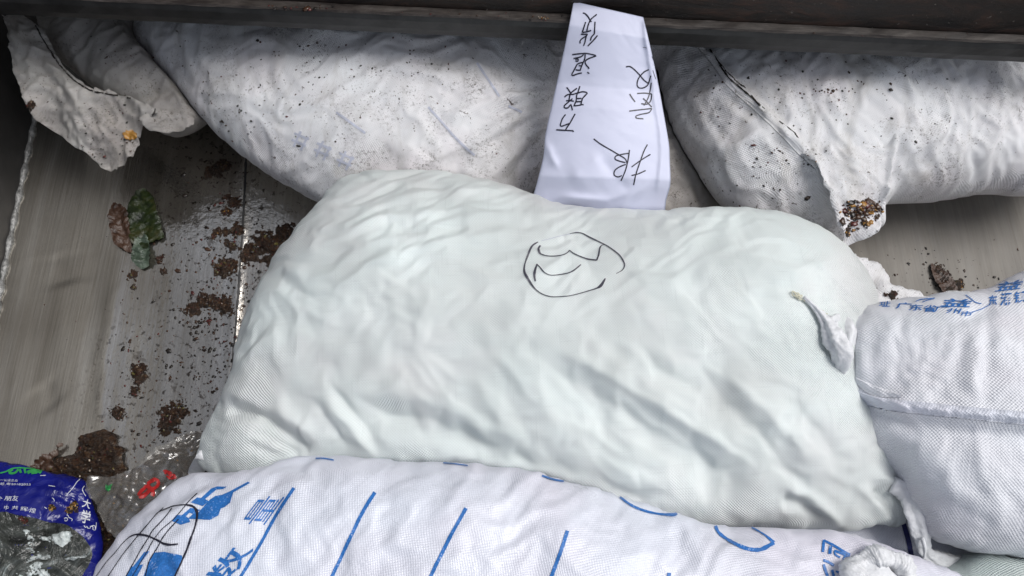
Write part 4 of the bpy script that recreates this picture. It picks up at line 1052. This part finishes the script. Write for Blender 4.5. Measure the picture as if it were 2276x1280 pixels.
def shard(verts, faces, mi, c, r, mat, rnd, tilt=.6, asp=.5):
    """one flat leaf-like scrap"""
    n = rnd.randint(5, 8); a = rnd.uniform(0, 6.28); b0 = len(verts)
    tx, ty = rnd.uniform(-tilt, tilt), rnd.uniform(-tilt, tilt)
    for k in range(n):
        t = 6.283 * k / n; q = r * rnd.uniform(.6, 1.1); x, y = q * math.cos(t), q * math.sin(t) * asp
        X_, Y_ = x * math.cos(a) - y * math.sin(a), x * math.sin(a) + y * math.cos(a)
        verts.append((c[0] + X_, c[1] + Y_, c[2] + X_ * tx + Y_ * ty + rnd.uniform(0, r * .2)))
    verts.append((c[0], c[1], c[2] + r * .25))
    for k in range(n): faces.append((b0 + k, b0 + (k + 1) % n, b0 + n)); mi.append(mat)
def scatter(name, tree, regions, label, seed, mats=(0, 1, 1, 2, 0, 1, 0), flat=.4):
    """regions: (cx, cy, rx, ry, count, rmin, rmax) in photo coordinates, sizes in metres"""
    r_ = random.Random(seed); vs, fs, mi = [], [], []
    for cx, cy, rx, ry, n, r0, r1 in regions:
        for _ in range(n):
            x, y = cx + r_.gauss(0, .5) * rx, cy + r_.gauss(0, .5) * ry
            q = hitp(tree, x, y, 0)
            if q is None or not (-5 < x < 2281 and -5 < y < 1285): continue
            r = r0 + (r1 - r0) * r_.random() ** 3
            bit(vs, fs, mi, (q.x, q.y, q.z + r * .1), r, r_.choice(mats), r_, flat)
    return tag(link_mesh(name, vs, fs, BITS, mi=mi, smooth=True), label, 'debris', kind='stuff')
scatter('floor_grit', T_floor, [(460, 740, 120, 260, 520, .0007, .004), (300, 900, 60, 260, 160, .0007, .003), (430, 960, 130, 120, 160, .0007, .003), (560, 620, 50, 160, 180, .0007, .003), (500, 500, 60, 100, 60, .001, .005), (160, 700, 160, 300, 30, .0006, .0015), (2080, 600, 160, 60, 130, .0007, .004), (470, 680, 110, 260, 130, .0025, .007), (300, 860, 50, 240, 30, .002, .005)],
        'dark wet grit spattered over the steel plate', 1)
scatter('sack_flecks', TB, [(650, 220, 400, 190, 170, .0006, .0028), (470, 250, 120, 110, 110, .0006, .003), (900, 170, 200, 80, 70, .0006, .003), (1120, 330, 90, 60, 80, .0005, .0016), (650, 330, 200, 60, 80, .0005, .002), (576, 92, 4, 3, 3, .003, .006), (535, 238, 10, 12, 5, .002, .004), (915, 130, 8, 60, 14, .001, .004), (560, 230, 260, 160, 40, .002, .0048), (800, 120, 300, 60, 14, .002, .004)],
        'brown and black flecks on the speckled sack', 2)
scatter('seam_sack_flecks', TD, [(1800, 230, 180, 110, 110, .0006, .003), (1720, 400, 140, 90, 110, .0006, .003), (1640, 200, 130, 100, 60, .0006, .003), (1860, 202, 50, 8, 14, .002, .004), (1605, 180, 14, 5, 6, .002, .004), (2120, 260, 180, 130, 40, .0006, .002), (1735, 345, 20, 20, 6, .002, .004), (1795, 440, 4, 4, 2, .005, .006), (1780, 240, 260, 150, 40, .002, .005)],
        'brown flecks on the seamed sack', 3)
scatter('corner_debris', TDf, [(1912, 472, 52, 26, 150, .0015, .0075), (1925, 460, 30, 14, 50, .003, .008), (1900, 500, 40, 20, 40, .001, .006), (1800, 345, 30, 20, 14, .001, .003), (1870, 380, 60, 80, 20, .0007, .002)], 'tea-brown scraps gathered in the hanging sack corner', 4, (0, 0, 2, 0, 1, 3))
scatter('loose_end_flecks', TAf, [(240, 310, 90, 60, 130, .0007, .003), (110, 210, 80, 80, 60, .0007, .0025), (260, 250, 60, 30, 30, .001, .004), (200, 340, 60, 30, 40, .0007, .003)], 'dark flecks on the loose end of the crumpled sack', 5)
scatter('grime_flecks', TA, [(250, 130, 90, 60, 50, .0007, .0025)], 'black flecks on the rounded part of the crumpled sack', 6)
scatter('scrap_flecks', TI, [(1950, 640, 60, 20, 16, .0008, .003)], 'dark flecks on the flattened sack', 7)

def mass(tree, spots, hgt, seed, vs, fs, mi, res=2.2, mat=6):
    xs = [p[0] for p in spots]; ys = [p[1] for p in spots]; Rm = max(p[2] for p in spots)
    gx_ = np.arange(min(xs) - 1.6 * Rm, max(xs) + 1.6 * Rm, res); gy_ = np.arange(min(ys) - 1.6 * Rm, max(ys) + 1.6 * Rm, res)
    A_, B_ = np.meshgrid(gx_, gy_, indexing='ij')
    n = fbm(A_ / 13, B_ / 13, seed, 4, .65) * .55 + fbm(A_ / 4.5, B_ / 4.5, seed + 9, 2) * .22
    f = np.full(A_.shape, -9.); hh_ = np.zeros(A_.shape)
    for x, y, R_ in spots:
        q = 1 - np.hypot(A_ - x, B_ - y) / (R_ * 1.08) + n; f = np.maximum(f, q); hh_ = np.maximum(hh_, R_ * np.exp(-((A_ - x) ** 2 + (B_ - y) ** 2) / (1.2 * R_ * R_)))
    H_ = np.clip(f, 0, 1) ** .6 * hh_ * .00078 * hgt * (1 + n) + .0012
    cell = (f[:-1, :-1] > 0) | (f[1:, :-1] > 0) | (f[:-1, 1:] > 0) | (f[1:, 1:] > 0); idx = {}
    def vi(i, j):
        if (i, j) not in idx:
            q = hitp(tree, A_[i, j], B_[i, j], 0)
            if q is None: return None
            idx[(i, j)] = len(vs); vs.append((q.x, q.y, q.z + (H_[i, j] if f[i, j] > 0 else -.0015)))
        return idx[(i, j)]
    for i, j in zip(*np.nonzero(cell)):
        q = (vi(i, j), vi(i, j + 1), vi(i + 1, j + 1), vi(i + 1, j))
        if None not in q: fs.append(q); mi.append(mat)
def clump(name, spots, label, seed, z=0., tree=None, density=1.0, mats=(0, 0, 0, 1, 1, 1, 2, 4, 0, 1), hgt=.6, cat='food scraps', group=None, base=True):
    """a wet lump of mixed scraps: spots (px, py, radius px)"""
    r_ = random.Random(seed); tree = tree or T_floor; vs, fs, mi = [], [], []
    if base: mass(tree, spots, hgt, seed, vs, fs, mi)
    for cx, cy, R in spots:
        q0 = hitp(tree, cx, cy, 0); rm = R * .00078
        if q0 is None: continue
        for k in range(int((6 + R * .8) * density)):
            a = r_.uniform(0, 6.28); d = rm * math.sqrt(r_.random()) * 1.02
            zz_ = q0.z + rm * hgt * .7 * max(0, 1 - (d / rm) ** 2) + .0015
            c = (q0.x + d * math.cos(a), q0.y + d * math.sin(a), zz_)
            if r_.random() < .6: shard(vs, fs, mi, c, rm * r_.uniform(.10, .26) + .001, r_.choice(mats), r_)
            else: bit(vs, fs, mi, c, rm * r_.uniform(.08, .22) + .0008, r_.choice(mats), r_, .7)
    if not vs: print('EMPTY', label); return None
    o = link_mesh(name, vs, fs, BITS + [M_mush], mi=mi, smooth=False)
    o.data.polygons.foreach_set('use_smooth', np.array(mi) == 6)
    loc = np.array([v.co for v in o.data.vertices]).mean(0)
    o.data.transform(__import__('mathutils').Matrix.Translation(-Vector(loc))); o.location = Vector(loc)
    return tag(o, label, cat, group)
CG = 'lumps of wet scraps on the steel floor'
m, nt, b = newmat('wet_mush'); ob = nt.nodes.new('ShaderNodeTexCoord').outputs['Object']
n1 = noise(nt, ob, 110, 7, .75, .6); n2 = noise(nt, ob, 190, 3, .6)
c_ = ramp(nt, n1, [(.36, (.008, .005, .003)), (.48, (.030, .014, .008)), (.58, (.070, .034, .016)), (.70, (.17, .105, .05))])
c_ = mixc(nt, ramp(nt, n2, [(.66, (0, 0, 0)), (.70, (1, 1, 1))]), c_, (.42, .34, .24))
nt.links.new(mixc(nt, ramp(nt, noise(nt, ob, 16, 3), [(.45, (0, 0, 0)), (.6, (.7, .7, .7))]), c_, (.035, .022, .014)), b.inputs['Base Color']); b.inputs['Roughness'].default_value = .28
bp = nt.nodes.new('ShaderNodeBump'); bp.inputs['Distance'].default_value = .008; nt.links.new(n1, bp.inputs['Height']); nt.links.new(bp.outputs[0], b.inputs['Normal']); M_mush = m
def mound(name, outline, h, label, seed, extra=()):
    ol = catmull(outline, 4)
    def zf(px, py):
        px = np.asarray(px, float); py = np.asarray(py, float); sh = px.shape
        d, _, _, _, _ = near_poly(ol, px.ravel(), py.ravel()); d = d.reshape(sh)
        n = fbm(px / 14, py / 14, seed, 4, .6)
        return .002 + h * (1 - np.exp(-d / 16)) * (1 + .7 * n) + .004 * ridged(px / 9, py / 9, seed + 5, 2) * (1 - np.exp(-d / 6))
    o = cloth_sheet(name, outline, zf, M_mush, None, res=.0028, wob=7, seed=seed, thick=.002)
    v = np.array([q.co for q in o.data.vertices]); loc = Vector(v.mean(0))
    import mathutils
    o.data.transform(mathutils.Matrix.Translation(-loc)); o.location = loc
    return tag(o, label, 'food scraps', CG)
def bvh_w(o): return BVHTree.FromPolygons([v.co + o.location for v in o.data.vertices], [tuple(p.vertices) for p in o.data.polygons])
mo1 = mound('mush_heap', [(85, 1050), (110, 1025), (150, 1012), (178, 1000), (172, 985), (190, 965), (235, 956), (255, 972), (262, 990), (275, 1005), (278, 1040), (285, 1070), (240, 1085), (150, 1075)], .022, 'brown mush heap behind the blue packet', 301)
mo2 = mound('mush_heap', [(225, 1085), (270, 1062), (300, 1042), (345, 1008), (385, 985), (415, 965), (455, 965), (480, 1020), (440, 1080), (380, 1140), (330, 1200), (280, 1290), (250, 1400), (170, 1400), (200, 1290), (228, 1210), (222, 1150), (205, 1100)], .03, 'wide brown mush heap under the clear bag beside the printed sack', 302)
scatter('mush_scraps', bvh_w(mo1), [(200, 1030, 110, 50, 130, .0008, .0035)], 'tiny mixed scraps in the mush behind the blue packet', 40, (0, 0, 1, 2, 4, 5, 1))
scatter('mush_scraps', bvh_w(mo2), [(280, 1150, 120, 110, 200, .0008, .0035), (400, 1020, 50, 50, 40, .0008, .0035), (230, 1240, 40, 50, 50, .0008, .003)], 'tiny mixed scraps in the mush under the clear bag', 41, (0, 0, 1, 3, 4, 5, 1))
clump('waste_lump', [(308, 826, 17), (311, 845, 12)], 'dark red-brown lump on the steel plate below the dock leaf, left of the plate joint', 11, group=CG)
clump('waste_lump', [(380, 925, 24), (368, 950, 16), (398, 915, 18), (394, 958, 8)], 'largest ragged black-brown lump beside the lower left lobe of the plump sack', 12, group=CG)
clump('waste_lump', [(262, 918, 15)], 'small olive-brown lump just above the brown mush heap', 13, group=CG)
clump('waste_lump', [(300, 872, 11)], 'small dark crumb right under the red-brown lump', 14, group=CG)
clump('waste_lump', [(430, 688, 15), (452, 668, 16), (470, 672, 12), (498, 680, 19), (484, 672, 10)], 'long two-ended brown and black lump touching the plate joint', 15, group=CG)
clump('waste_lump', [(500, 598, 20), (486, 604, 10), (515, 588, 12)], 'red and black lump beside the plate joint, above the long two-ended one', 16, group=CG)
clump('waste_lump', [(294, 612, 11), (298, 640, 6)], 'small brown crumb hanging under the stalk of the green leaf', 17, group=CG)
clump('waste_lump', [(560, 560, 22), (590, 540, 26), (615, 550, 26), (635, 520, 20), (605, 575, 18), (545, 570, 14)], 'broad dark heap in the shade where the plump sack meets the plate', 18, group=CG)
clump('waste_lump', [(525, 510, 14), (505, 515, 9), (512, 545, 12)], 'dark crumbly lump on the plate joint in shade', 19, group=CG)
clump('waste_lump', [(520, 450, 14), (505, 437, 8), (503, 470, 9), (485, 515, 8), (475, 525, 7)], 'reddish lump in the deep shade under the speckled sack', 20, group=CG, mats=(0, 2, 2, 3))
clump('waste_lump', [(480, 378, 16), (500, 370, 14), (465, 385, 10)], 'almost hidden brown lump directly below the hanging belly of the speckled sack', 21, group=CG)
clump('waste_lump', [(356, 574, 8)], 'red berry-sized scrap right of the green leaf', 22, mats=(2, 2, 0), group=CG)
clump('waste_lump', [(365, 603, 8)], 'dark berry-sized scrap just below the red one', 23, mats=(0, 1), group=CG)
clump('waste_lump', [(2098, 622, 16), (2085, 600, 12), (2108, 645, 12)], 'dark reddish lump on the steel above the blue lettered sack', 26, group=CG)
clump('waste_lump', [(2130, 632, 12)], 'yellow-brown scrap beside the dark reddish lump at right', 27, mats=(3, 4, 3, 0), group=CG)
clump('waste_lump', [(1922, 496, 7)], 'ochre nut-like scrap lying in the hanging sack corner', 28, mats=(3,), tree=TDf, cat='food scraps')
clump('waste_lump', [(1885, 510, 6), (1884, 520, 6)], 'small brown scrap at the very tip of the hanging sack corner', 29, mats=(3, 0), tree=TDf, cat='food scraps')
clump('waste_lump', [(68, 236, 10)], 'dark maroon scrap on the left edge of the crumpled sack', 30, mats=(2, 0, 1), tree=TAf)
clump('waste_lump', [(1985, 655, 9), (1968, 655, 5)], 'maroon scrap on the flattened sack by the blue lettering', 31, mats=(2, 0), tree=TI)
TR = bvh([o for o in rail.children if o.name.startswith('ledge')][0])
clump('waste_lump', [(1200, 42, 6), (1212, 42, 5)], 'red and cream scrap on the rail ledge left of the paper', 32, mats=(2, 5, 3), tree=TR, base=False)

scatter('ledge_crumbs', TR, [(900, 40, 800, 14, 90, .001, .004), (1750, 80, 700, 14, 40, .001, .003), (640, 20, 120, 8, 30, .002, .005)], 'dark crumbs caught on the ledge of the steel rail', 44)
# --- leaves
def leaf(name, outline, spine, label, mat, seed, lift=.006, tree=None):
    tree = tree or T_floor; bm = bmesh.new(); oc = catmull(outline, 7); vs_ = [bm.verts.new((x + 3.2 * float(N2(np.array(k * .9), np.array(.5), seed)), y + 3.2 * float(N2(np.array(k * .9), np.array(7.5), seed)), 0)) for k, (x, y) in enumerate(oc)]; bm.faces.new(vs_)
    vs, fs = flat_to_surface(bm, tree, 5, .0, [], [])
    sp = catmull(spine, 8, False)
    v = np.array(vs); px, py = proj(v[:, 0], v[:, 1], v[:, 2]); d, _, _, s, t = near_poly(sp, px, py, False)
    v[:, 2] += .002 + lift * (1 - np.exp(-(d / 14) ** 2)) * .7 + lift * .6 * N2(px / 18, py / 18, seed) + .0015 * np.abs(np.sin(t * 30 + d * .15)) + lift * .3
    N_ = len(v); v2 = v.copy(); v2[:, 2] -= .0005
    me_faces = list(fs) + [tuple(N_ + i for i in f[::-1]) for f in fs]
    o = link_mesh(name, np.concatenate([v, v2]), me_faces, mat)
    return tag(o, label, 'leaf', 'fallen leaves on the steel floor')
def leafmat(name, c1, c2, c3):
    m, nt, b = newmat(name); ob = nt.nodes.new('ShaderNodeTexCoord').outputs['Object']
    n = noise(nt, ob, 28, 6, .7, .5); nt.links.new(ramp(nt, n, [(.35, c1), (.52, c2), (.68, c3)]), b.inputs['Base Color'])
    b.inputs['Roughness'].default_value = .38; bp = nt.nodes.new('ShaderNodeBump'); bp.inputs['Distance'].default_value = .003
    nt.links.new(noise(nt, ob, 120, 4), bp.inputs['Height']); nt.links.new(bp.outputs[0], b.inputs['Normal']); return m
ML1 = leafmat('wet_green_leaf', (.006, .010, .004), (.017, .028, .006), (.036, .034, .008))
ML2 = leafmat('wet_brown_leaf', (.02, .010, .006), (.06, .030, .018), (.12, .088, .072))
ML3 = leafmat('grey_green_leaf', (.03, .045, .03), (.085, .115, .085), (.13, .155, .12))
gl1 = leaf('fallen_leaf', [(322, 420), (345, 445), (352, 470), (362, 505), (366, 532), (340, 540), (330, 560), (310, 565), (298, 545), (288, 500), (290, 455), (305, 432)], [(325, 425), (322, 480), (318, 560)], 'wet dark green leaf lying flat on the steel plate, the biggest of three', ML1, 1)
leaf('fallen_leaf', [(255, 455), (268, 458), (285, 470), (293, 500), (294, 535), (300, 560), (285, 562), (262, 548), (250, 510), (246, 478)], [(256, 458), (268, 500), (292, 560)], 'curled reddish brown leaf left of the green one', ML2, 2, .009)
leaf('fallen_leaf', [(318, 520), (332, 530), (340, 560), (336, 590), (322, 600), (305, 592), (298, 565), (306, 540)], [(320, 525), (320, 595)], 'small grey-green leaf underside overlapping the foot of the green leaf', ML3, 3, .012)
leaf('fallen_leaf', [(2066, 588), (2090, 600), (2112, 622), (2125, 650), (2100, 655), (2082, 640), (2070, 615)], [(2068, 590), (2115, 650)], 'dark brown leaf on the shaded steel at the right', ML2, 4, .006)
leaf('fallen_leaf', [(80, 1040), (100, 1018), (125, 1003), (142, 985), (146, 990), (132, 1015), (140, 1045), (110, 1052)], [(90, 1045), (143, 988)], 'amber leaf with a thin stalk at the left end of the mush heap', ML2, 5, .02)
leaf('fallen_leaf', [(275, 300), (290, 292), (306, 298), (303, 312), (285, 313)], [(276, 303), (304, 304)], 'tiny yellow leaf on the tip of the crumpled sack', M_ochre, 6, .003, TAf)

# ================================================================== PACKETS
# blue packet
m, nt, b = newmat('glossy_blue_film'); ob = nt.nodes.new('ShaderNodeTexCoord').outputs['Object']
nt.links.new(ramp(nt, noise(nt, ob, 9, 4), [(.3, (.004, .005, .10)), (.7, (.009, .014, .21))]), b.inputs['Base Color']); b.inputs['Roughness'].default_value = .22
bp = nt.nodes.new('ShaderNodeBump'); bp.inputs['Distance'].default_value = .006; nt.links.new(noise(nt, ob, 22, 4, .6, 1), bp.inputs['Height']); nt.links.new(bp.outputs[0], b.inputs['Normal']); M_bf = m
J_out = [(-160, 1010), (-60, 1018), (10, 1027), (60, 1036), (110, 1050), (160, 1058), (190, 1072), (206, 1120), (222, 1170), (228, 1215), (222, 1260), (205, 1310), (180, 1400), (0, 1440), (-160, 1400)]
v, f, uv = clean(*pillow(J_out, .035, .050, .03, res=.004, p=.5, wob=2, seed=20, folds=[streaks(20, 160, 50, .004, 201), crease([(180, 1080), (150, 1130), (100, 1170), (60, 1230)], -.010, 16, 18), crease([(120, 1210), (160, 1200), (190, 1220)], .006, 20, 14), streaks(-40, 90, 30, .004, 203, (100, 1200), (140, 90))]))
v[:, 2] = np.maximum(v[:, 2], .003)
packet = empty('blue_packet', tuple(P(60, 1150, 0)), 'glossy royal blue plastic packet with white print and a grey clear window, lower left corner', 'plastic packet')
pb = link_mesh('film', v, f, M_bf, packet, uv=uv); TJ = bvh(pb)
m, nt, b = newmat('grey_clear_window'); ob = nt.nodes.new('ShaderNodeTexCoord').outputs['Object']
n_ = noise(nt, ob, 15, 5, .6, 2.0)
nt.links.new(ramp(nt, n_, [(.35, (.015, .016, .015)), (.54, (.05, .055, .05)), (.62, (.10, .11, .105)), (.70, (.26, .30, .30))]), b.inputs['Base Color']); b.inputs['Roughness'].default_value = .14
bp = nt.nodes.new('ShaderNodeBump'); bp.inputs['Distance'].default_value = .012; nt.links.new(n_, bp.inputs['Height']); nt.links.new(bp.outputs[0], b.inputs['Normal']); M_win = m
vs, fs = patch_geo(TJ, catmull([(-20, 1148), (60, 1148), (110, 1160), (150, 1168), (185, 1195), (204, 1225), (200, 1250), (185, 1275), (160, 1320), (-20, 1320)], 4), step=8, off=.0012)
win = link_mesh('clear_window', vs, fs, M_win, packet)
TW = bvh(win)
vs, fs = [], []; M_wink = simple('white_ink', (.6, .62, .68), .5, .15)
zj = lambda pts: zoomed(pts, 4.572, 0, 1000)
def gj(ch, x0, y0, x1, y1, sk=0, tilt=0, bold=.0):
    (a0, b0), (a1, b1) = zj([(x0, y0), (x1, y1)]); glyph_geo(TJ, ch, (a0 + sk / 4.57, b0), (a1 - a0, tilt / 4.57), (-sk / 4.57, b1 - b0), vs, fs, bold=bold, off=.0012); flush('white_character', M_wink, packet)
gj('朋', 45, 470, 110, 515, 12, 4); gj('友', 122, 462, 182, 518, 12, 4); gj('中', 40, 562, 85, 610, 12, 6); gj('共', 120, 568, 180, 605, 12, 6); gj('辉', 205, 575, 275, 620, 12, 8); gj('煌', 295, 585, 362, 635, 12, 8)
gj('个', -22, 475, 22, 512, 10, 4)
gj('学', 815, 605, 905, 735, 20, 25, .02); gj('大', 830, 490, 905, 580, 20, 25, .02)
gj('一认证企业', 0, 297, 182, 322, 5, 4); gj('号,粤20182023', 0, 335, 310, 362, 5, 6)
for s_ in ([(690, 625), (690, 655), (678, 665), (700, 672), (700, 690), (735, 705), (730, 725)], [(655, 700), (680, 690), (690, 715), (665, 730), (660, 712)], [(850, 770), (870, 790), (885, 775), (890, 800), (915, 795), (915, 775), (945, 785), (940, 810), (965, 815), (975, 740)], [(925, 775), (960, 770), (965, 800)],
           [(495, 365), (520, 370), (560, 375)], [(530, 490), (545, 505), (555, 520)], [(455, 580), (480, 600)], [(410, 265), (465, 262)], [(670, 465), (730, 400), (780, 330), (810, 300)], [(855, 370), (835, 400), (850, 440), (870, 470)]):
    ribbon_geo(TJ, zj(s_), 1.6, verts=vs, faces=fs, off=.0012); flush('white_pattern', M_wink, packet)
M_grn = simple('green_ink', (.03, .28, .07), .45, .2)
for s_, w_ in (([(0, 238), (60, 225), (120, 195), (200, 185), (260, 190), (340, 195), (430, 215)], 3), ([(130, 200), (90, 235), (150, 238), (190, 200)], 5), ([(200, 200), (215, 238)], 5), ([(250, 195), (262, 240)], 5), ([(280, 235), (330, 215), (400, 222), (420, 235)], 7), ([(320, 240), (380, 232)], 5)):
    ribbon_geo(TJ, zj(s_), w_, verts=vs, faces=fs, off=.0012)
link_mesh('green_print', vs, fs, M_grn, packet, smooth=False)
M_shd = simple('pale_crumpled_film', (.42, .46, .46), .2, .6, 60, bump=.003)
def jz(px, py):
    return _idw([(0, 1200, .074), (60, 1230, .082), (120, 1200, .082), (190, 1210, .068), (100, 1275, .080), (0, 1280, .080)], px, py)
for k_, (ol_, an_) in enumerate((([(-5, 1205), (30, 1208), (52, 1214), (50, 1222), (15, 1219), (-5, 1217)], 8), ([(52, 1178), (64, 1180), (72, 1196), (70, 1212), (58, 1206), (56, 1190)], 70), ([(88, 1195), (110, 1192), (130, 1184), (158, 1180), (160, 1192), (142, 1212), (120, 1206), (100, 1202)], 20),
        ([(50, 1222), (72, 1220), (92, 1232), (112, 1236), (108, 1243), (84, 1242), (62, 1248), (54, 1238)], 40), ([(62, 1262), (82, 1248), (98, 1262), (112, 1290), (60, 1290)], 60), ([(5, 1250), (32, 1242), (50, 1258), (48, 1290), (5, 1290)], 80), ([(140, 1241), (165, 1237), (186, 1234), (187, 1239), (165, 1243), (141, 1245)], 0))):
    cloth_sheet('crumpled_inner_film', ol_, jz, M_shd, packet, folds=[streaks(an_, 40, 9, .006, 400 + k_), streaks(an_ + 60, 30, 12, .004, 410 + k_)], res=.0022, thick=.0005, wob=4, seed=50 + k_)
clump('waste_lump', [(115, 1128, 7)], 'small yellow crumb on the blue packet at the corner of its grey window', 33, mats=(3, 3, 4), tree=TJ, hgt=.4, density=1.6)
clump('waste_lump', [(165, 1127, 10), (154, 1134, 8)], 'yellow and dark scrap on the blue packet beside the large white character', 34, mats=(3, 3, 4, 1), tree=TJ, hgt=.4, density=1.6)
clump('waste_lump', [(56, 1156, 8), (48, 1152, 6)], 'dark red scrap on the upper edge of the packet\'s grey window', 35, mats=(2, 0), tree=TJ, hgt=.4, density=1.6)
# clear bag with red characters
m, nt, b = newmat('clear_film'); nt.nodes.remove(b); out = nt.nodes['Material Output']; ob = nt.nodes.new('ShaderNodeTexCoord').outputs['Object']
tr = nd(nt, 'ShaderNodeBsdfTransparent'); tr.inputs[0].default_value = (.95, .94, .92, 1)
gs = nd(nt, 'ShaderNodeBsdfGlossy'); gs.inputs['Color'].default_value = (.85, .85, .85, 1); gs.inputs['Roughness'].default_value = .15
bp = nt.nodes.new('ShaderNodeBump'); bp.inputs['Distance'].default_value = .006; n_ = noise(nt, ob, 16, 3, .5, 2.2); nt.links.new(n_, bp.inputs['Height']); nt.links.new(bp.outputs[0], gs.inputs['Normal'])
df = nd(nt, 'ShaderNodeBsdfDiffuse'); df.inputs[0].default_value = (.6, .58, .55, 1); m0 = nd(nt, 'ShaderNodeMixShader'); m0.inputs[0].default_value = .08; nt.links.new(tr.outputs[0], m0.inputs[1]); nt.links.new(df.outputs[0], m0.inputs[2])
mx = nd(nt, 'ShaderNodeMixShader'); nt.links.new(ramp(nt, n_, [(.44, (.02,) * 3), (.64, (.16,) * 3)]), mx.inputs[0]); nt.links.new(m0.outputs[0], mx.inputs[1]); nt.links.new(gs.outputs[0], mx.inputs[2]); nt.links.new(mx.outputs[0], out.inputs[0])
M_clear = m
bag = empty('clear_bag', tuple(P(320, 1100, 0)), 'crumpled clear plastic bag with red characters on brown mush beside the printed sack', 'plastic bag')
bf = cloth_sheet('film', [(192, 1060), (250, 1058), (292, 1040), (330, 1010), (370, 985), (415, 962), (450, 960), (460, 1010), (440, 1060), (400, 1110), (350, 1160), (310, 1190), (270, 1200), (240, 1180), (215, 1130), (195, 1100)],
    lin([(200, 1080, .055), (300, 1080, .075), (430, 980, .045), (350, 1130, .085), (250, 1180, .06), (400, 1060, .08)]), M_clear, bag,
    folds=[streaks(-40, 120, 34, .007, 211), streaks(-60, 90, 26, .005, 213), crease([(300, 1050), (340, 1010), (380, 980)], .010, 8, 10), crease([(230, 1060), (300, 1120), (350, 1150)], .006, 14, 14)], thick=.0006, res=.004, seed=30, under=(TG, TE))
TBg = bvh(bf)
vs, fs = [], []
for s_, w_ in (([(1500, 350), (1580, 298), (1615, 350), (1550, 400), (1500, 350)], 8), ([(1495, 365), (1415, 452), (1450, 470), (1500, 440), (1530, 400)], 8), ([(1540, 405), (1560, 430), (1545, 465)], 8), ([(1470, 360), (1530, 400)], 5),
               ([(1660, 215), (1700, 212), (1745, 235)], 4), ([(1680, 245), (1705, 222), (1740, 262)], 6), ([(1720, 280), (1760, 250), (1785, 290)], 5), ([(1740, 300), (1790, 270)], 4), ([(1700, 262), (1730, 300)], 4)):
    ribbon_geo(TBg, zj(s_), w_, verts=vs, faces=fs, off=.0015)
link_mesh('red_characters', vs, fs, simple('red_ink', (.45, .02, .02), .4, .2), bag, smooth=False)
vs, fs = patch_geo(TBg, zj([(1080, 350), (1105, 360), (1145, 340), (1125, 400), (1100, 430), (1075, 390)]), off=.0015)
link_mesh('green_mark', vs, fs, M_grn, bag, smooth=False)
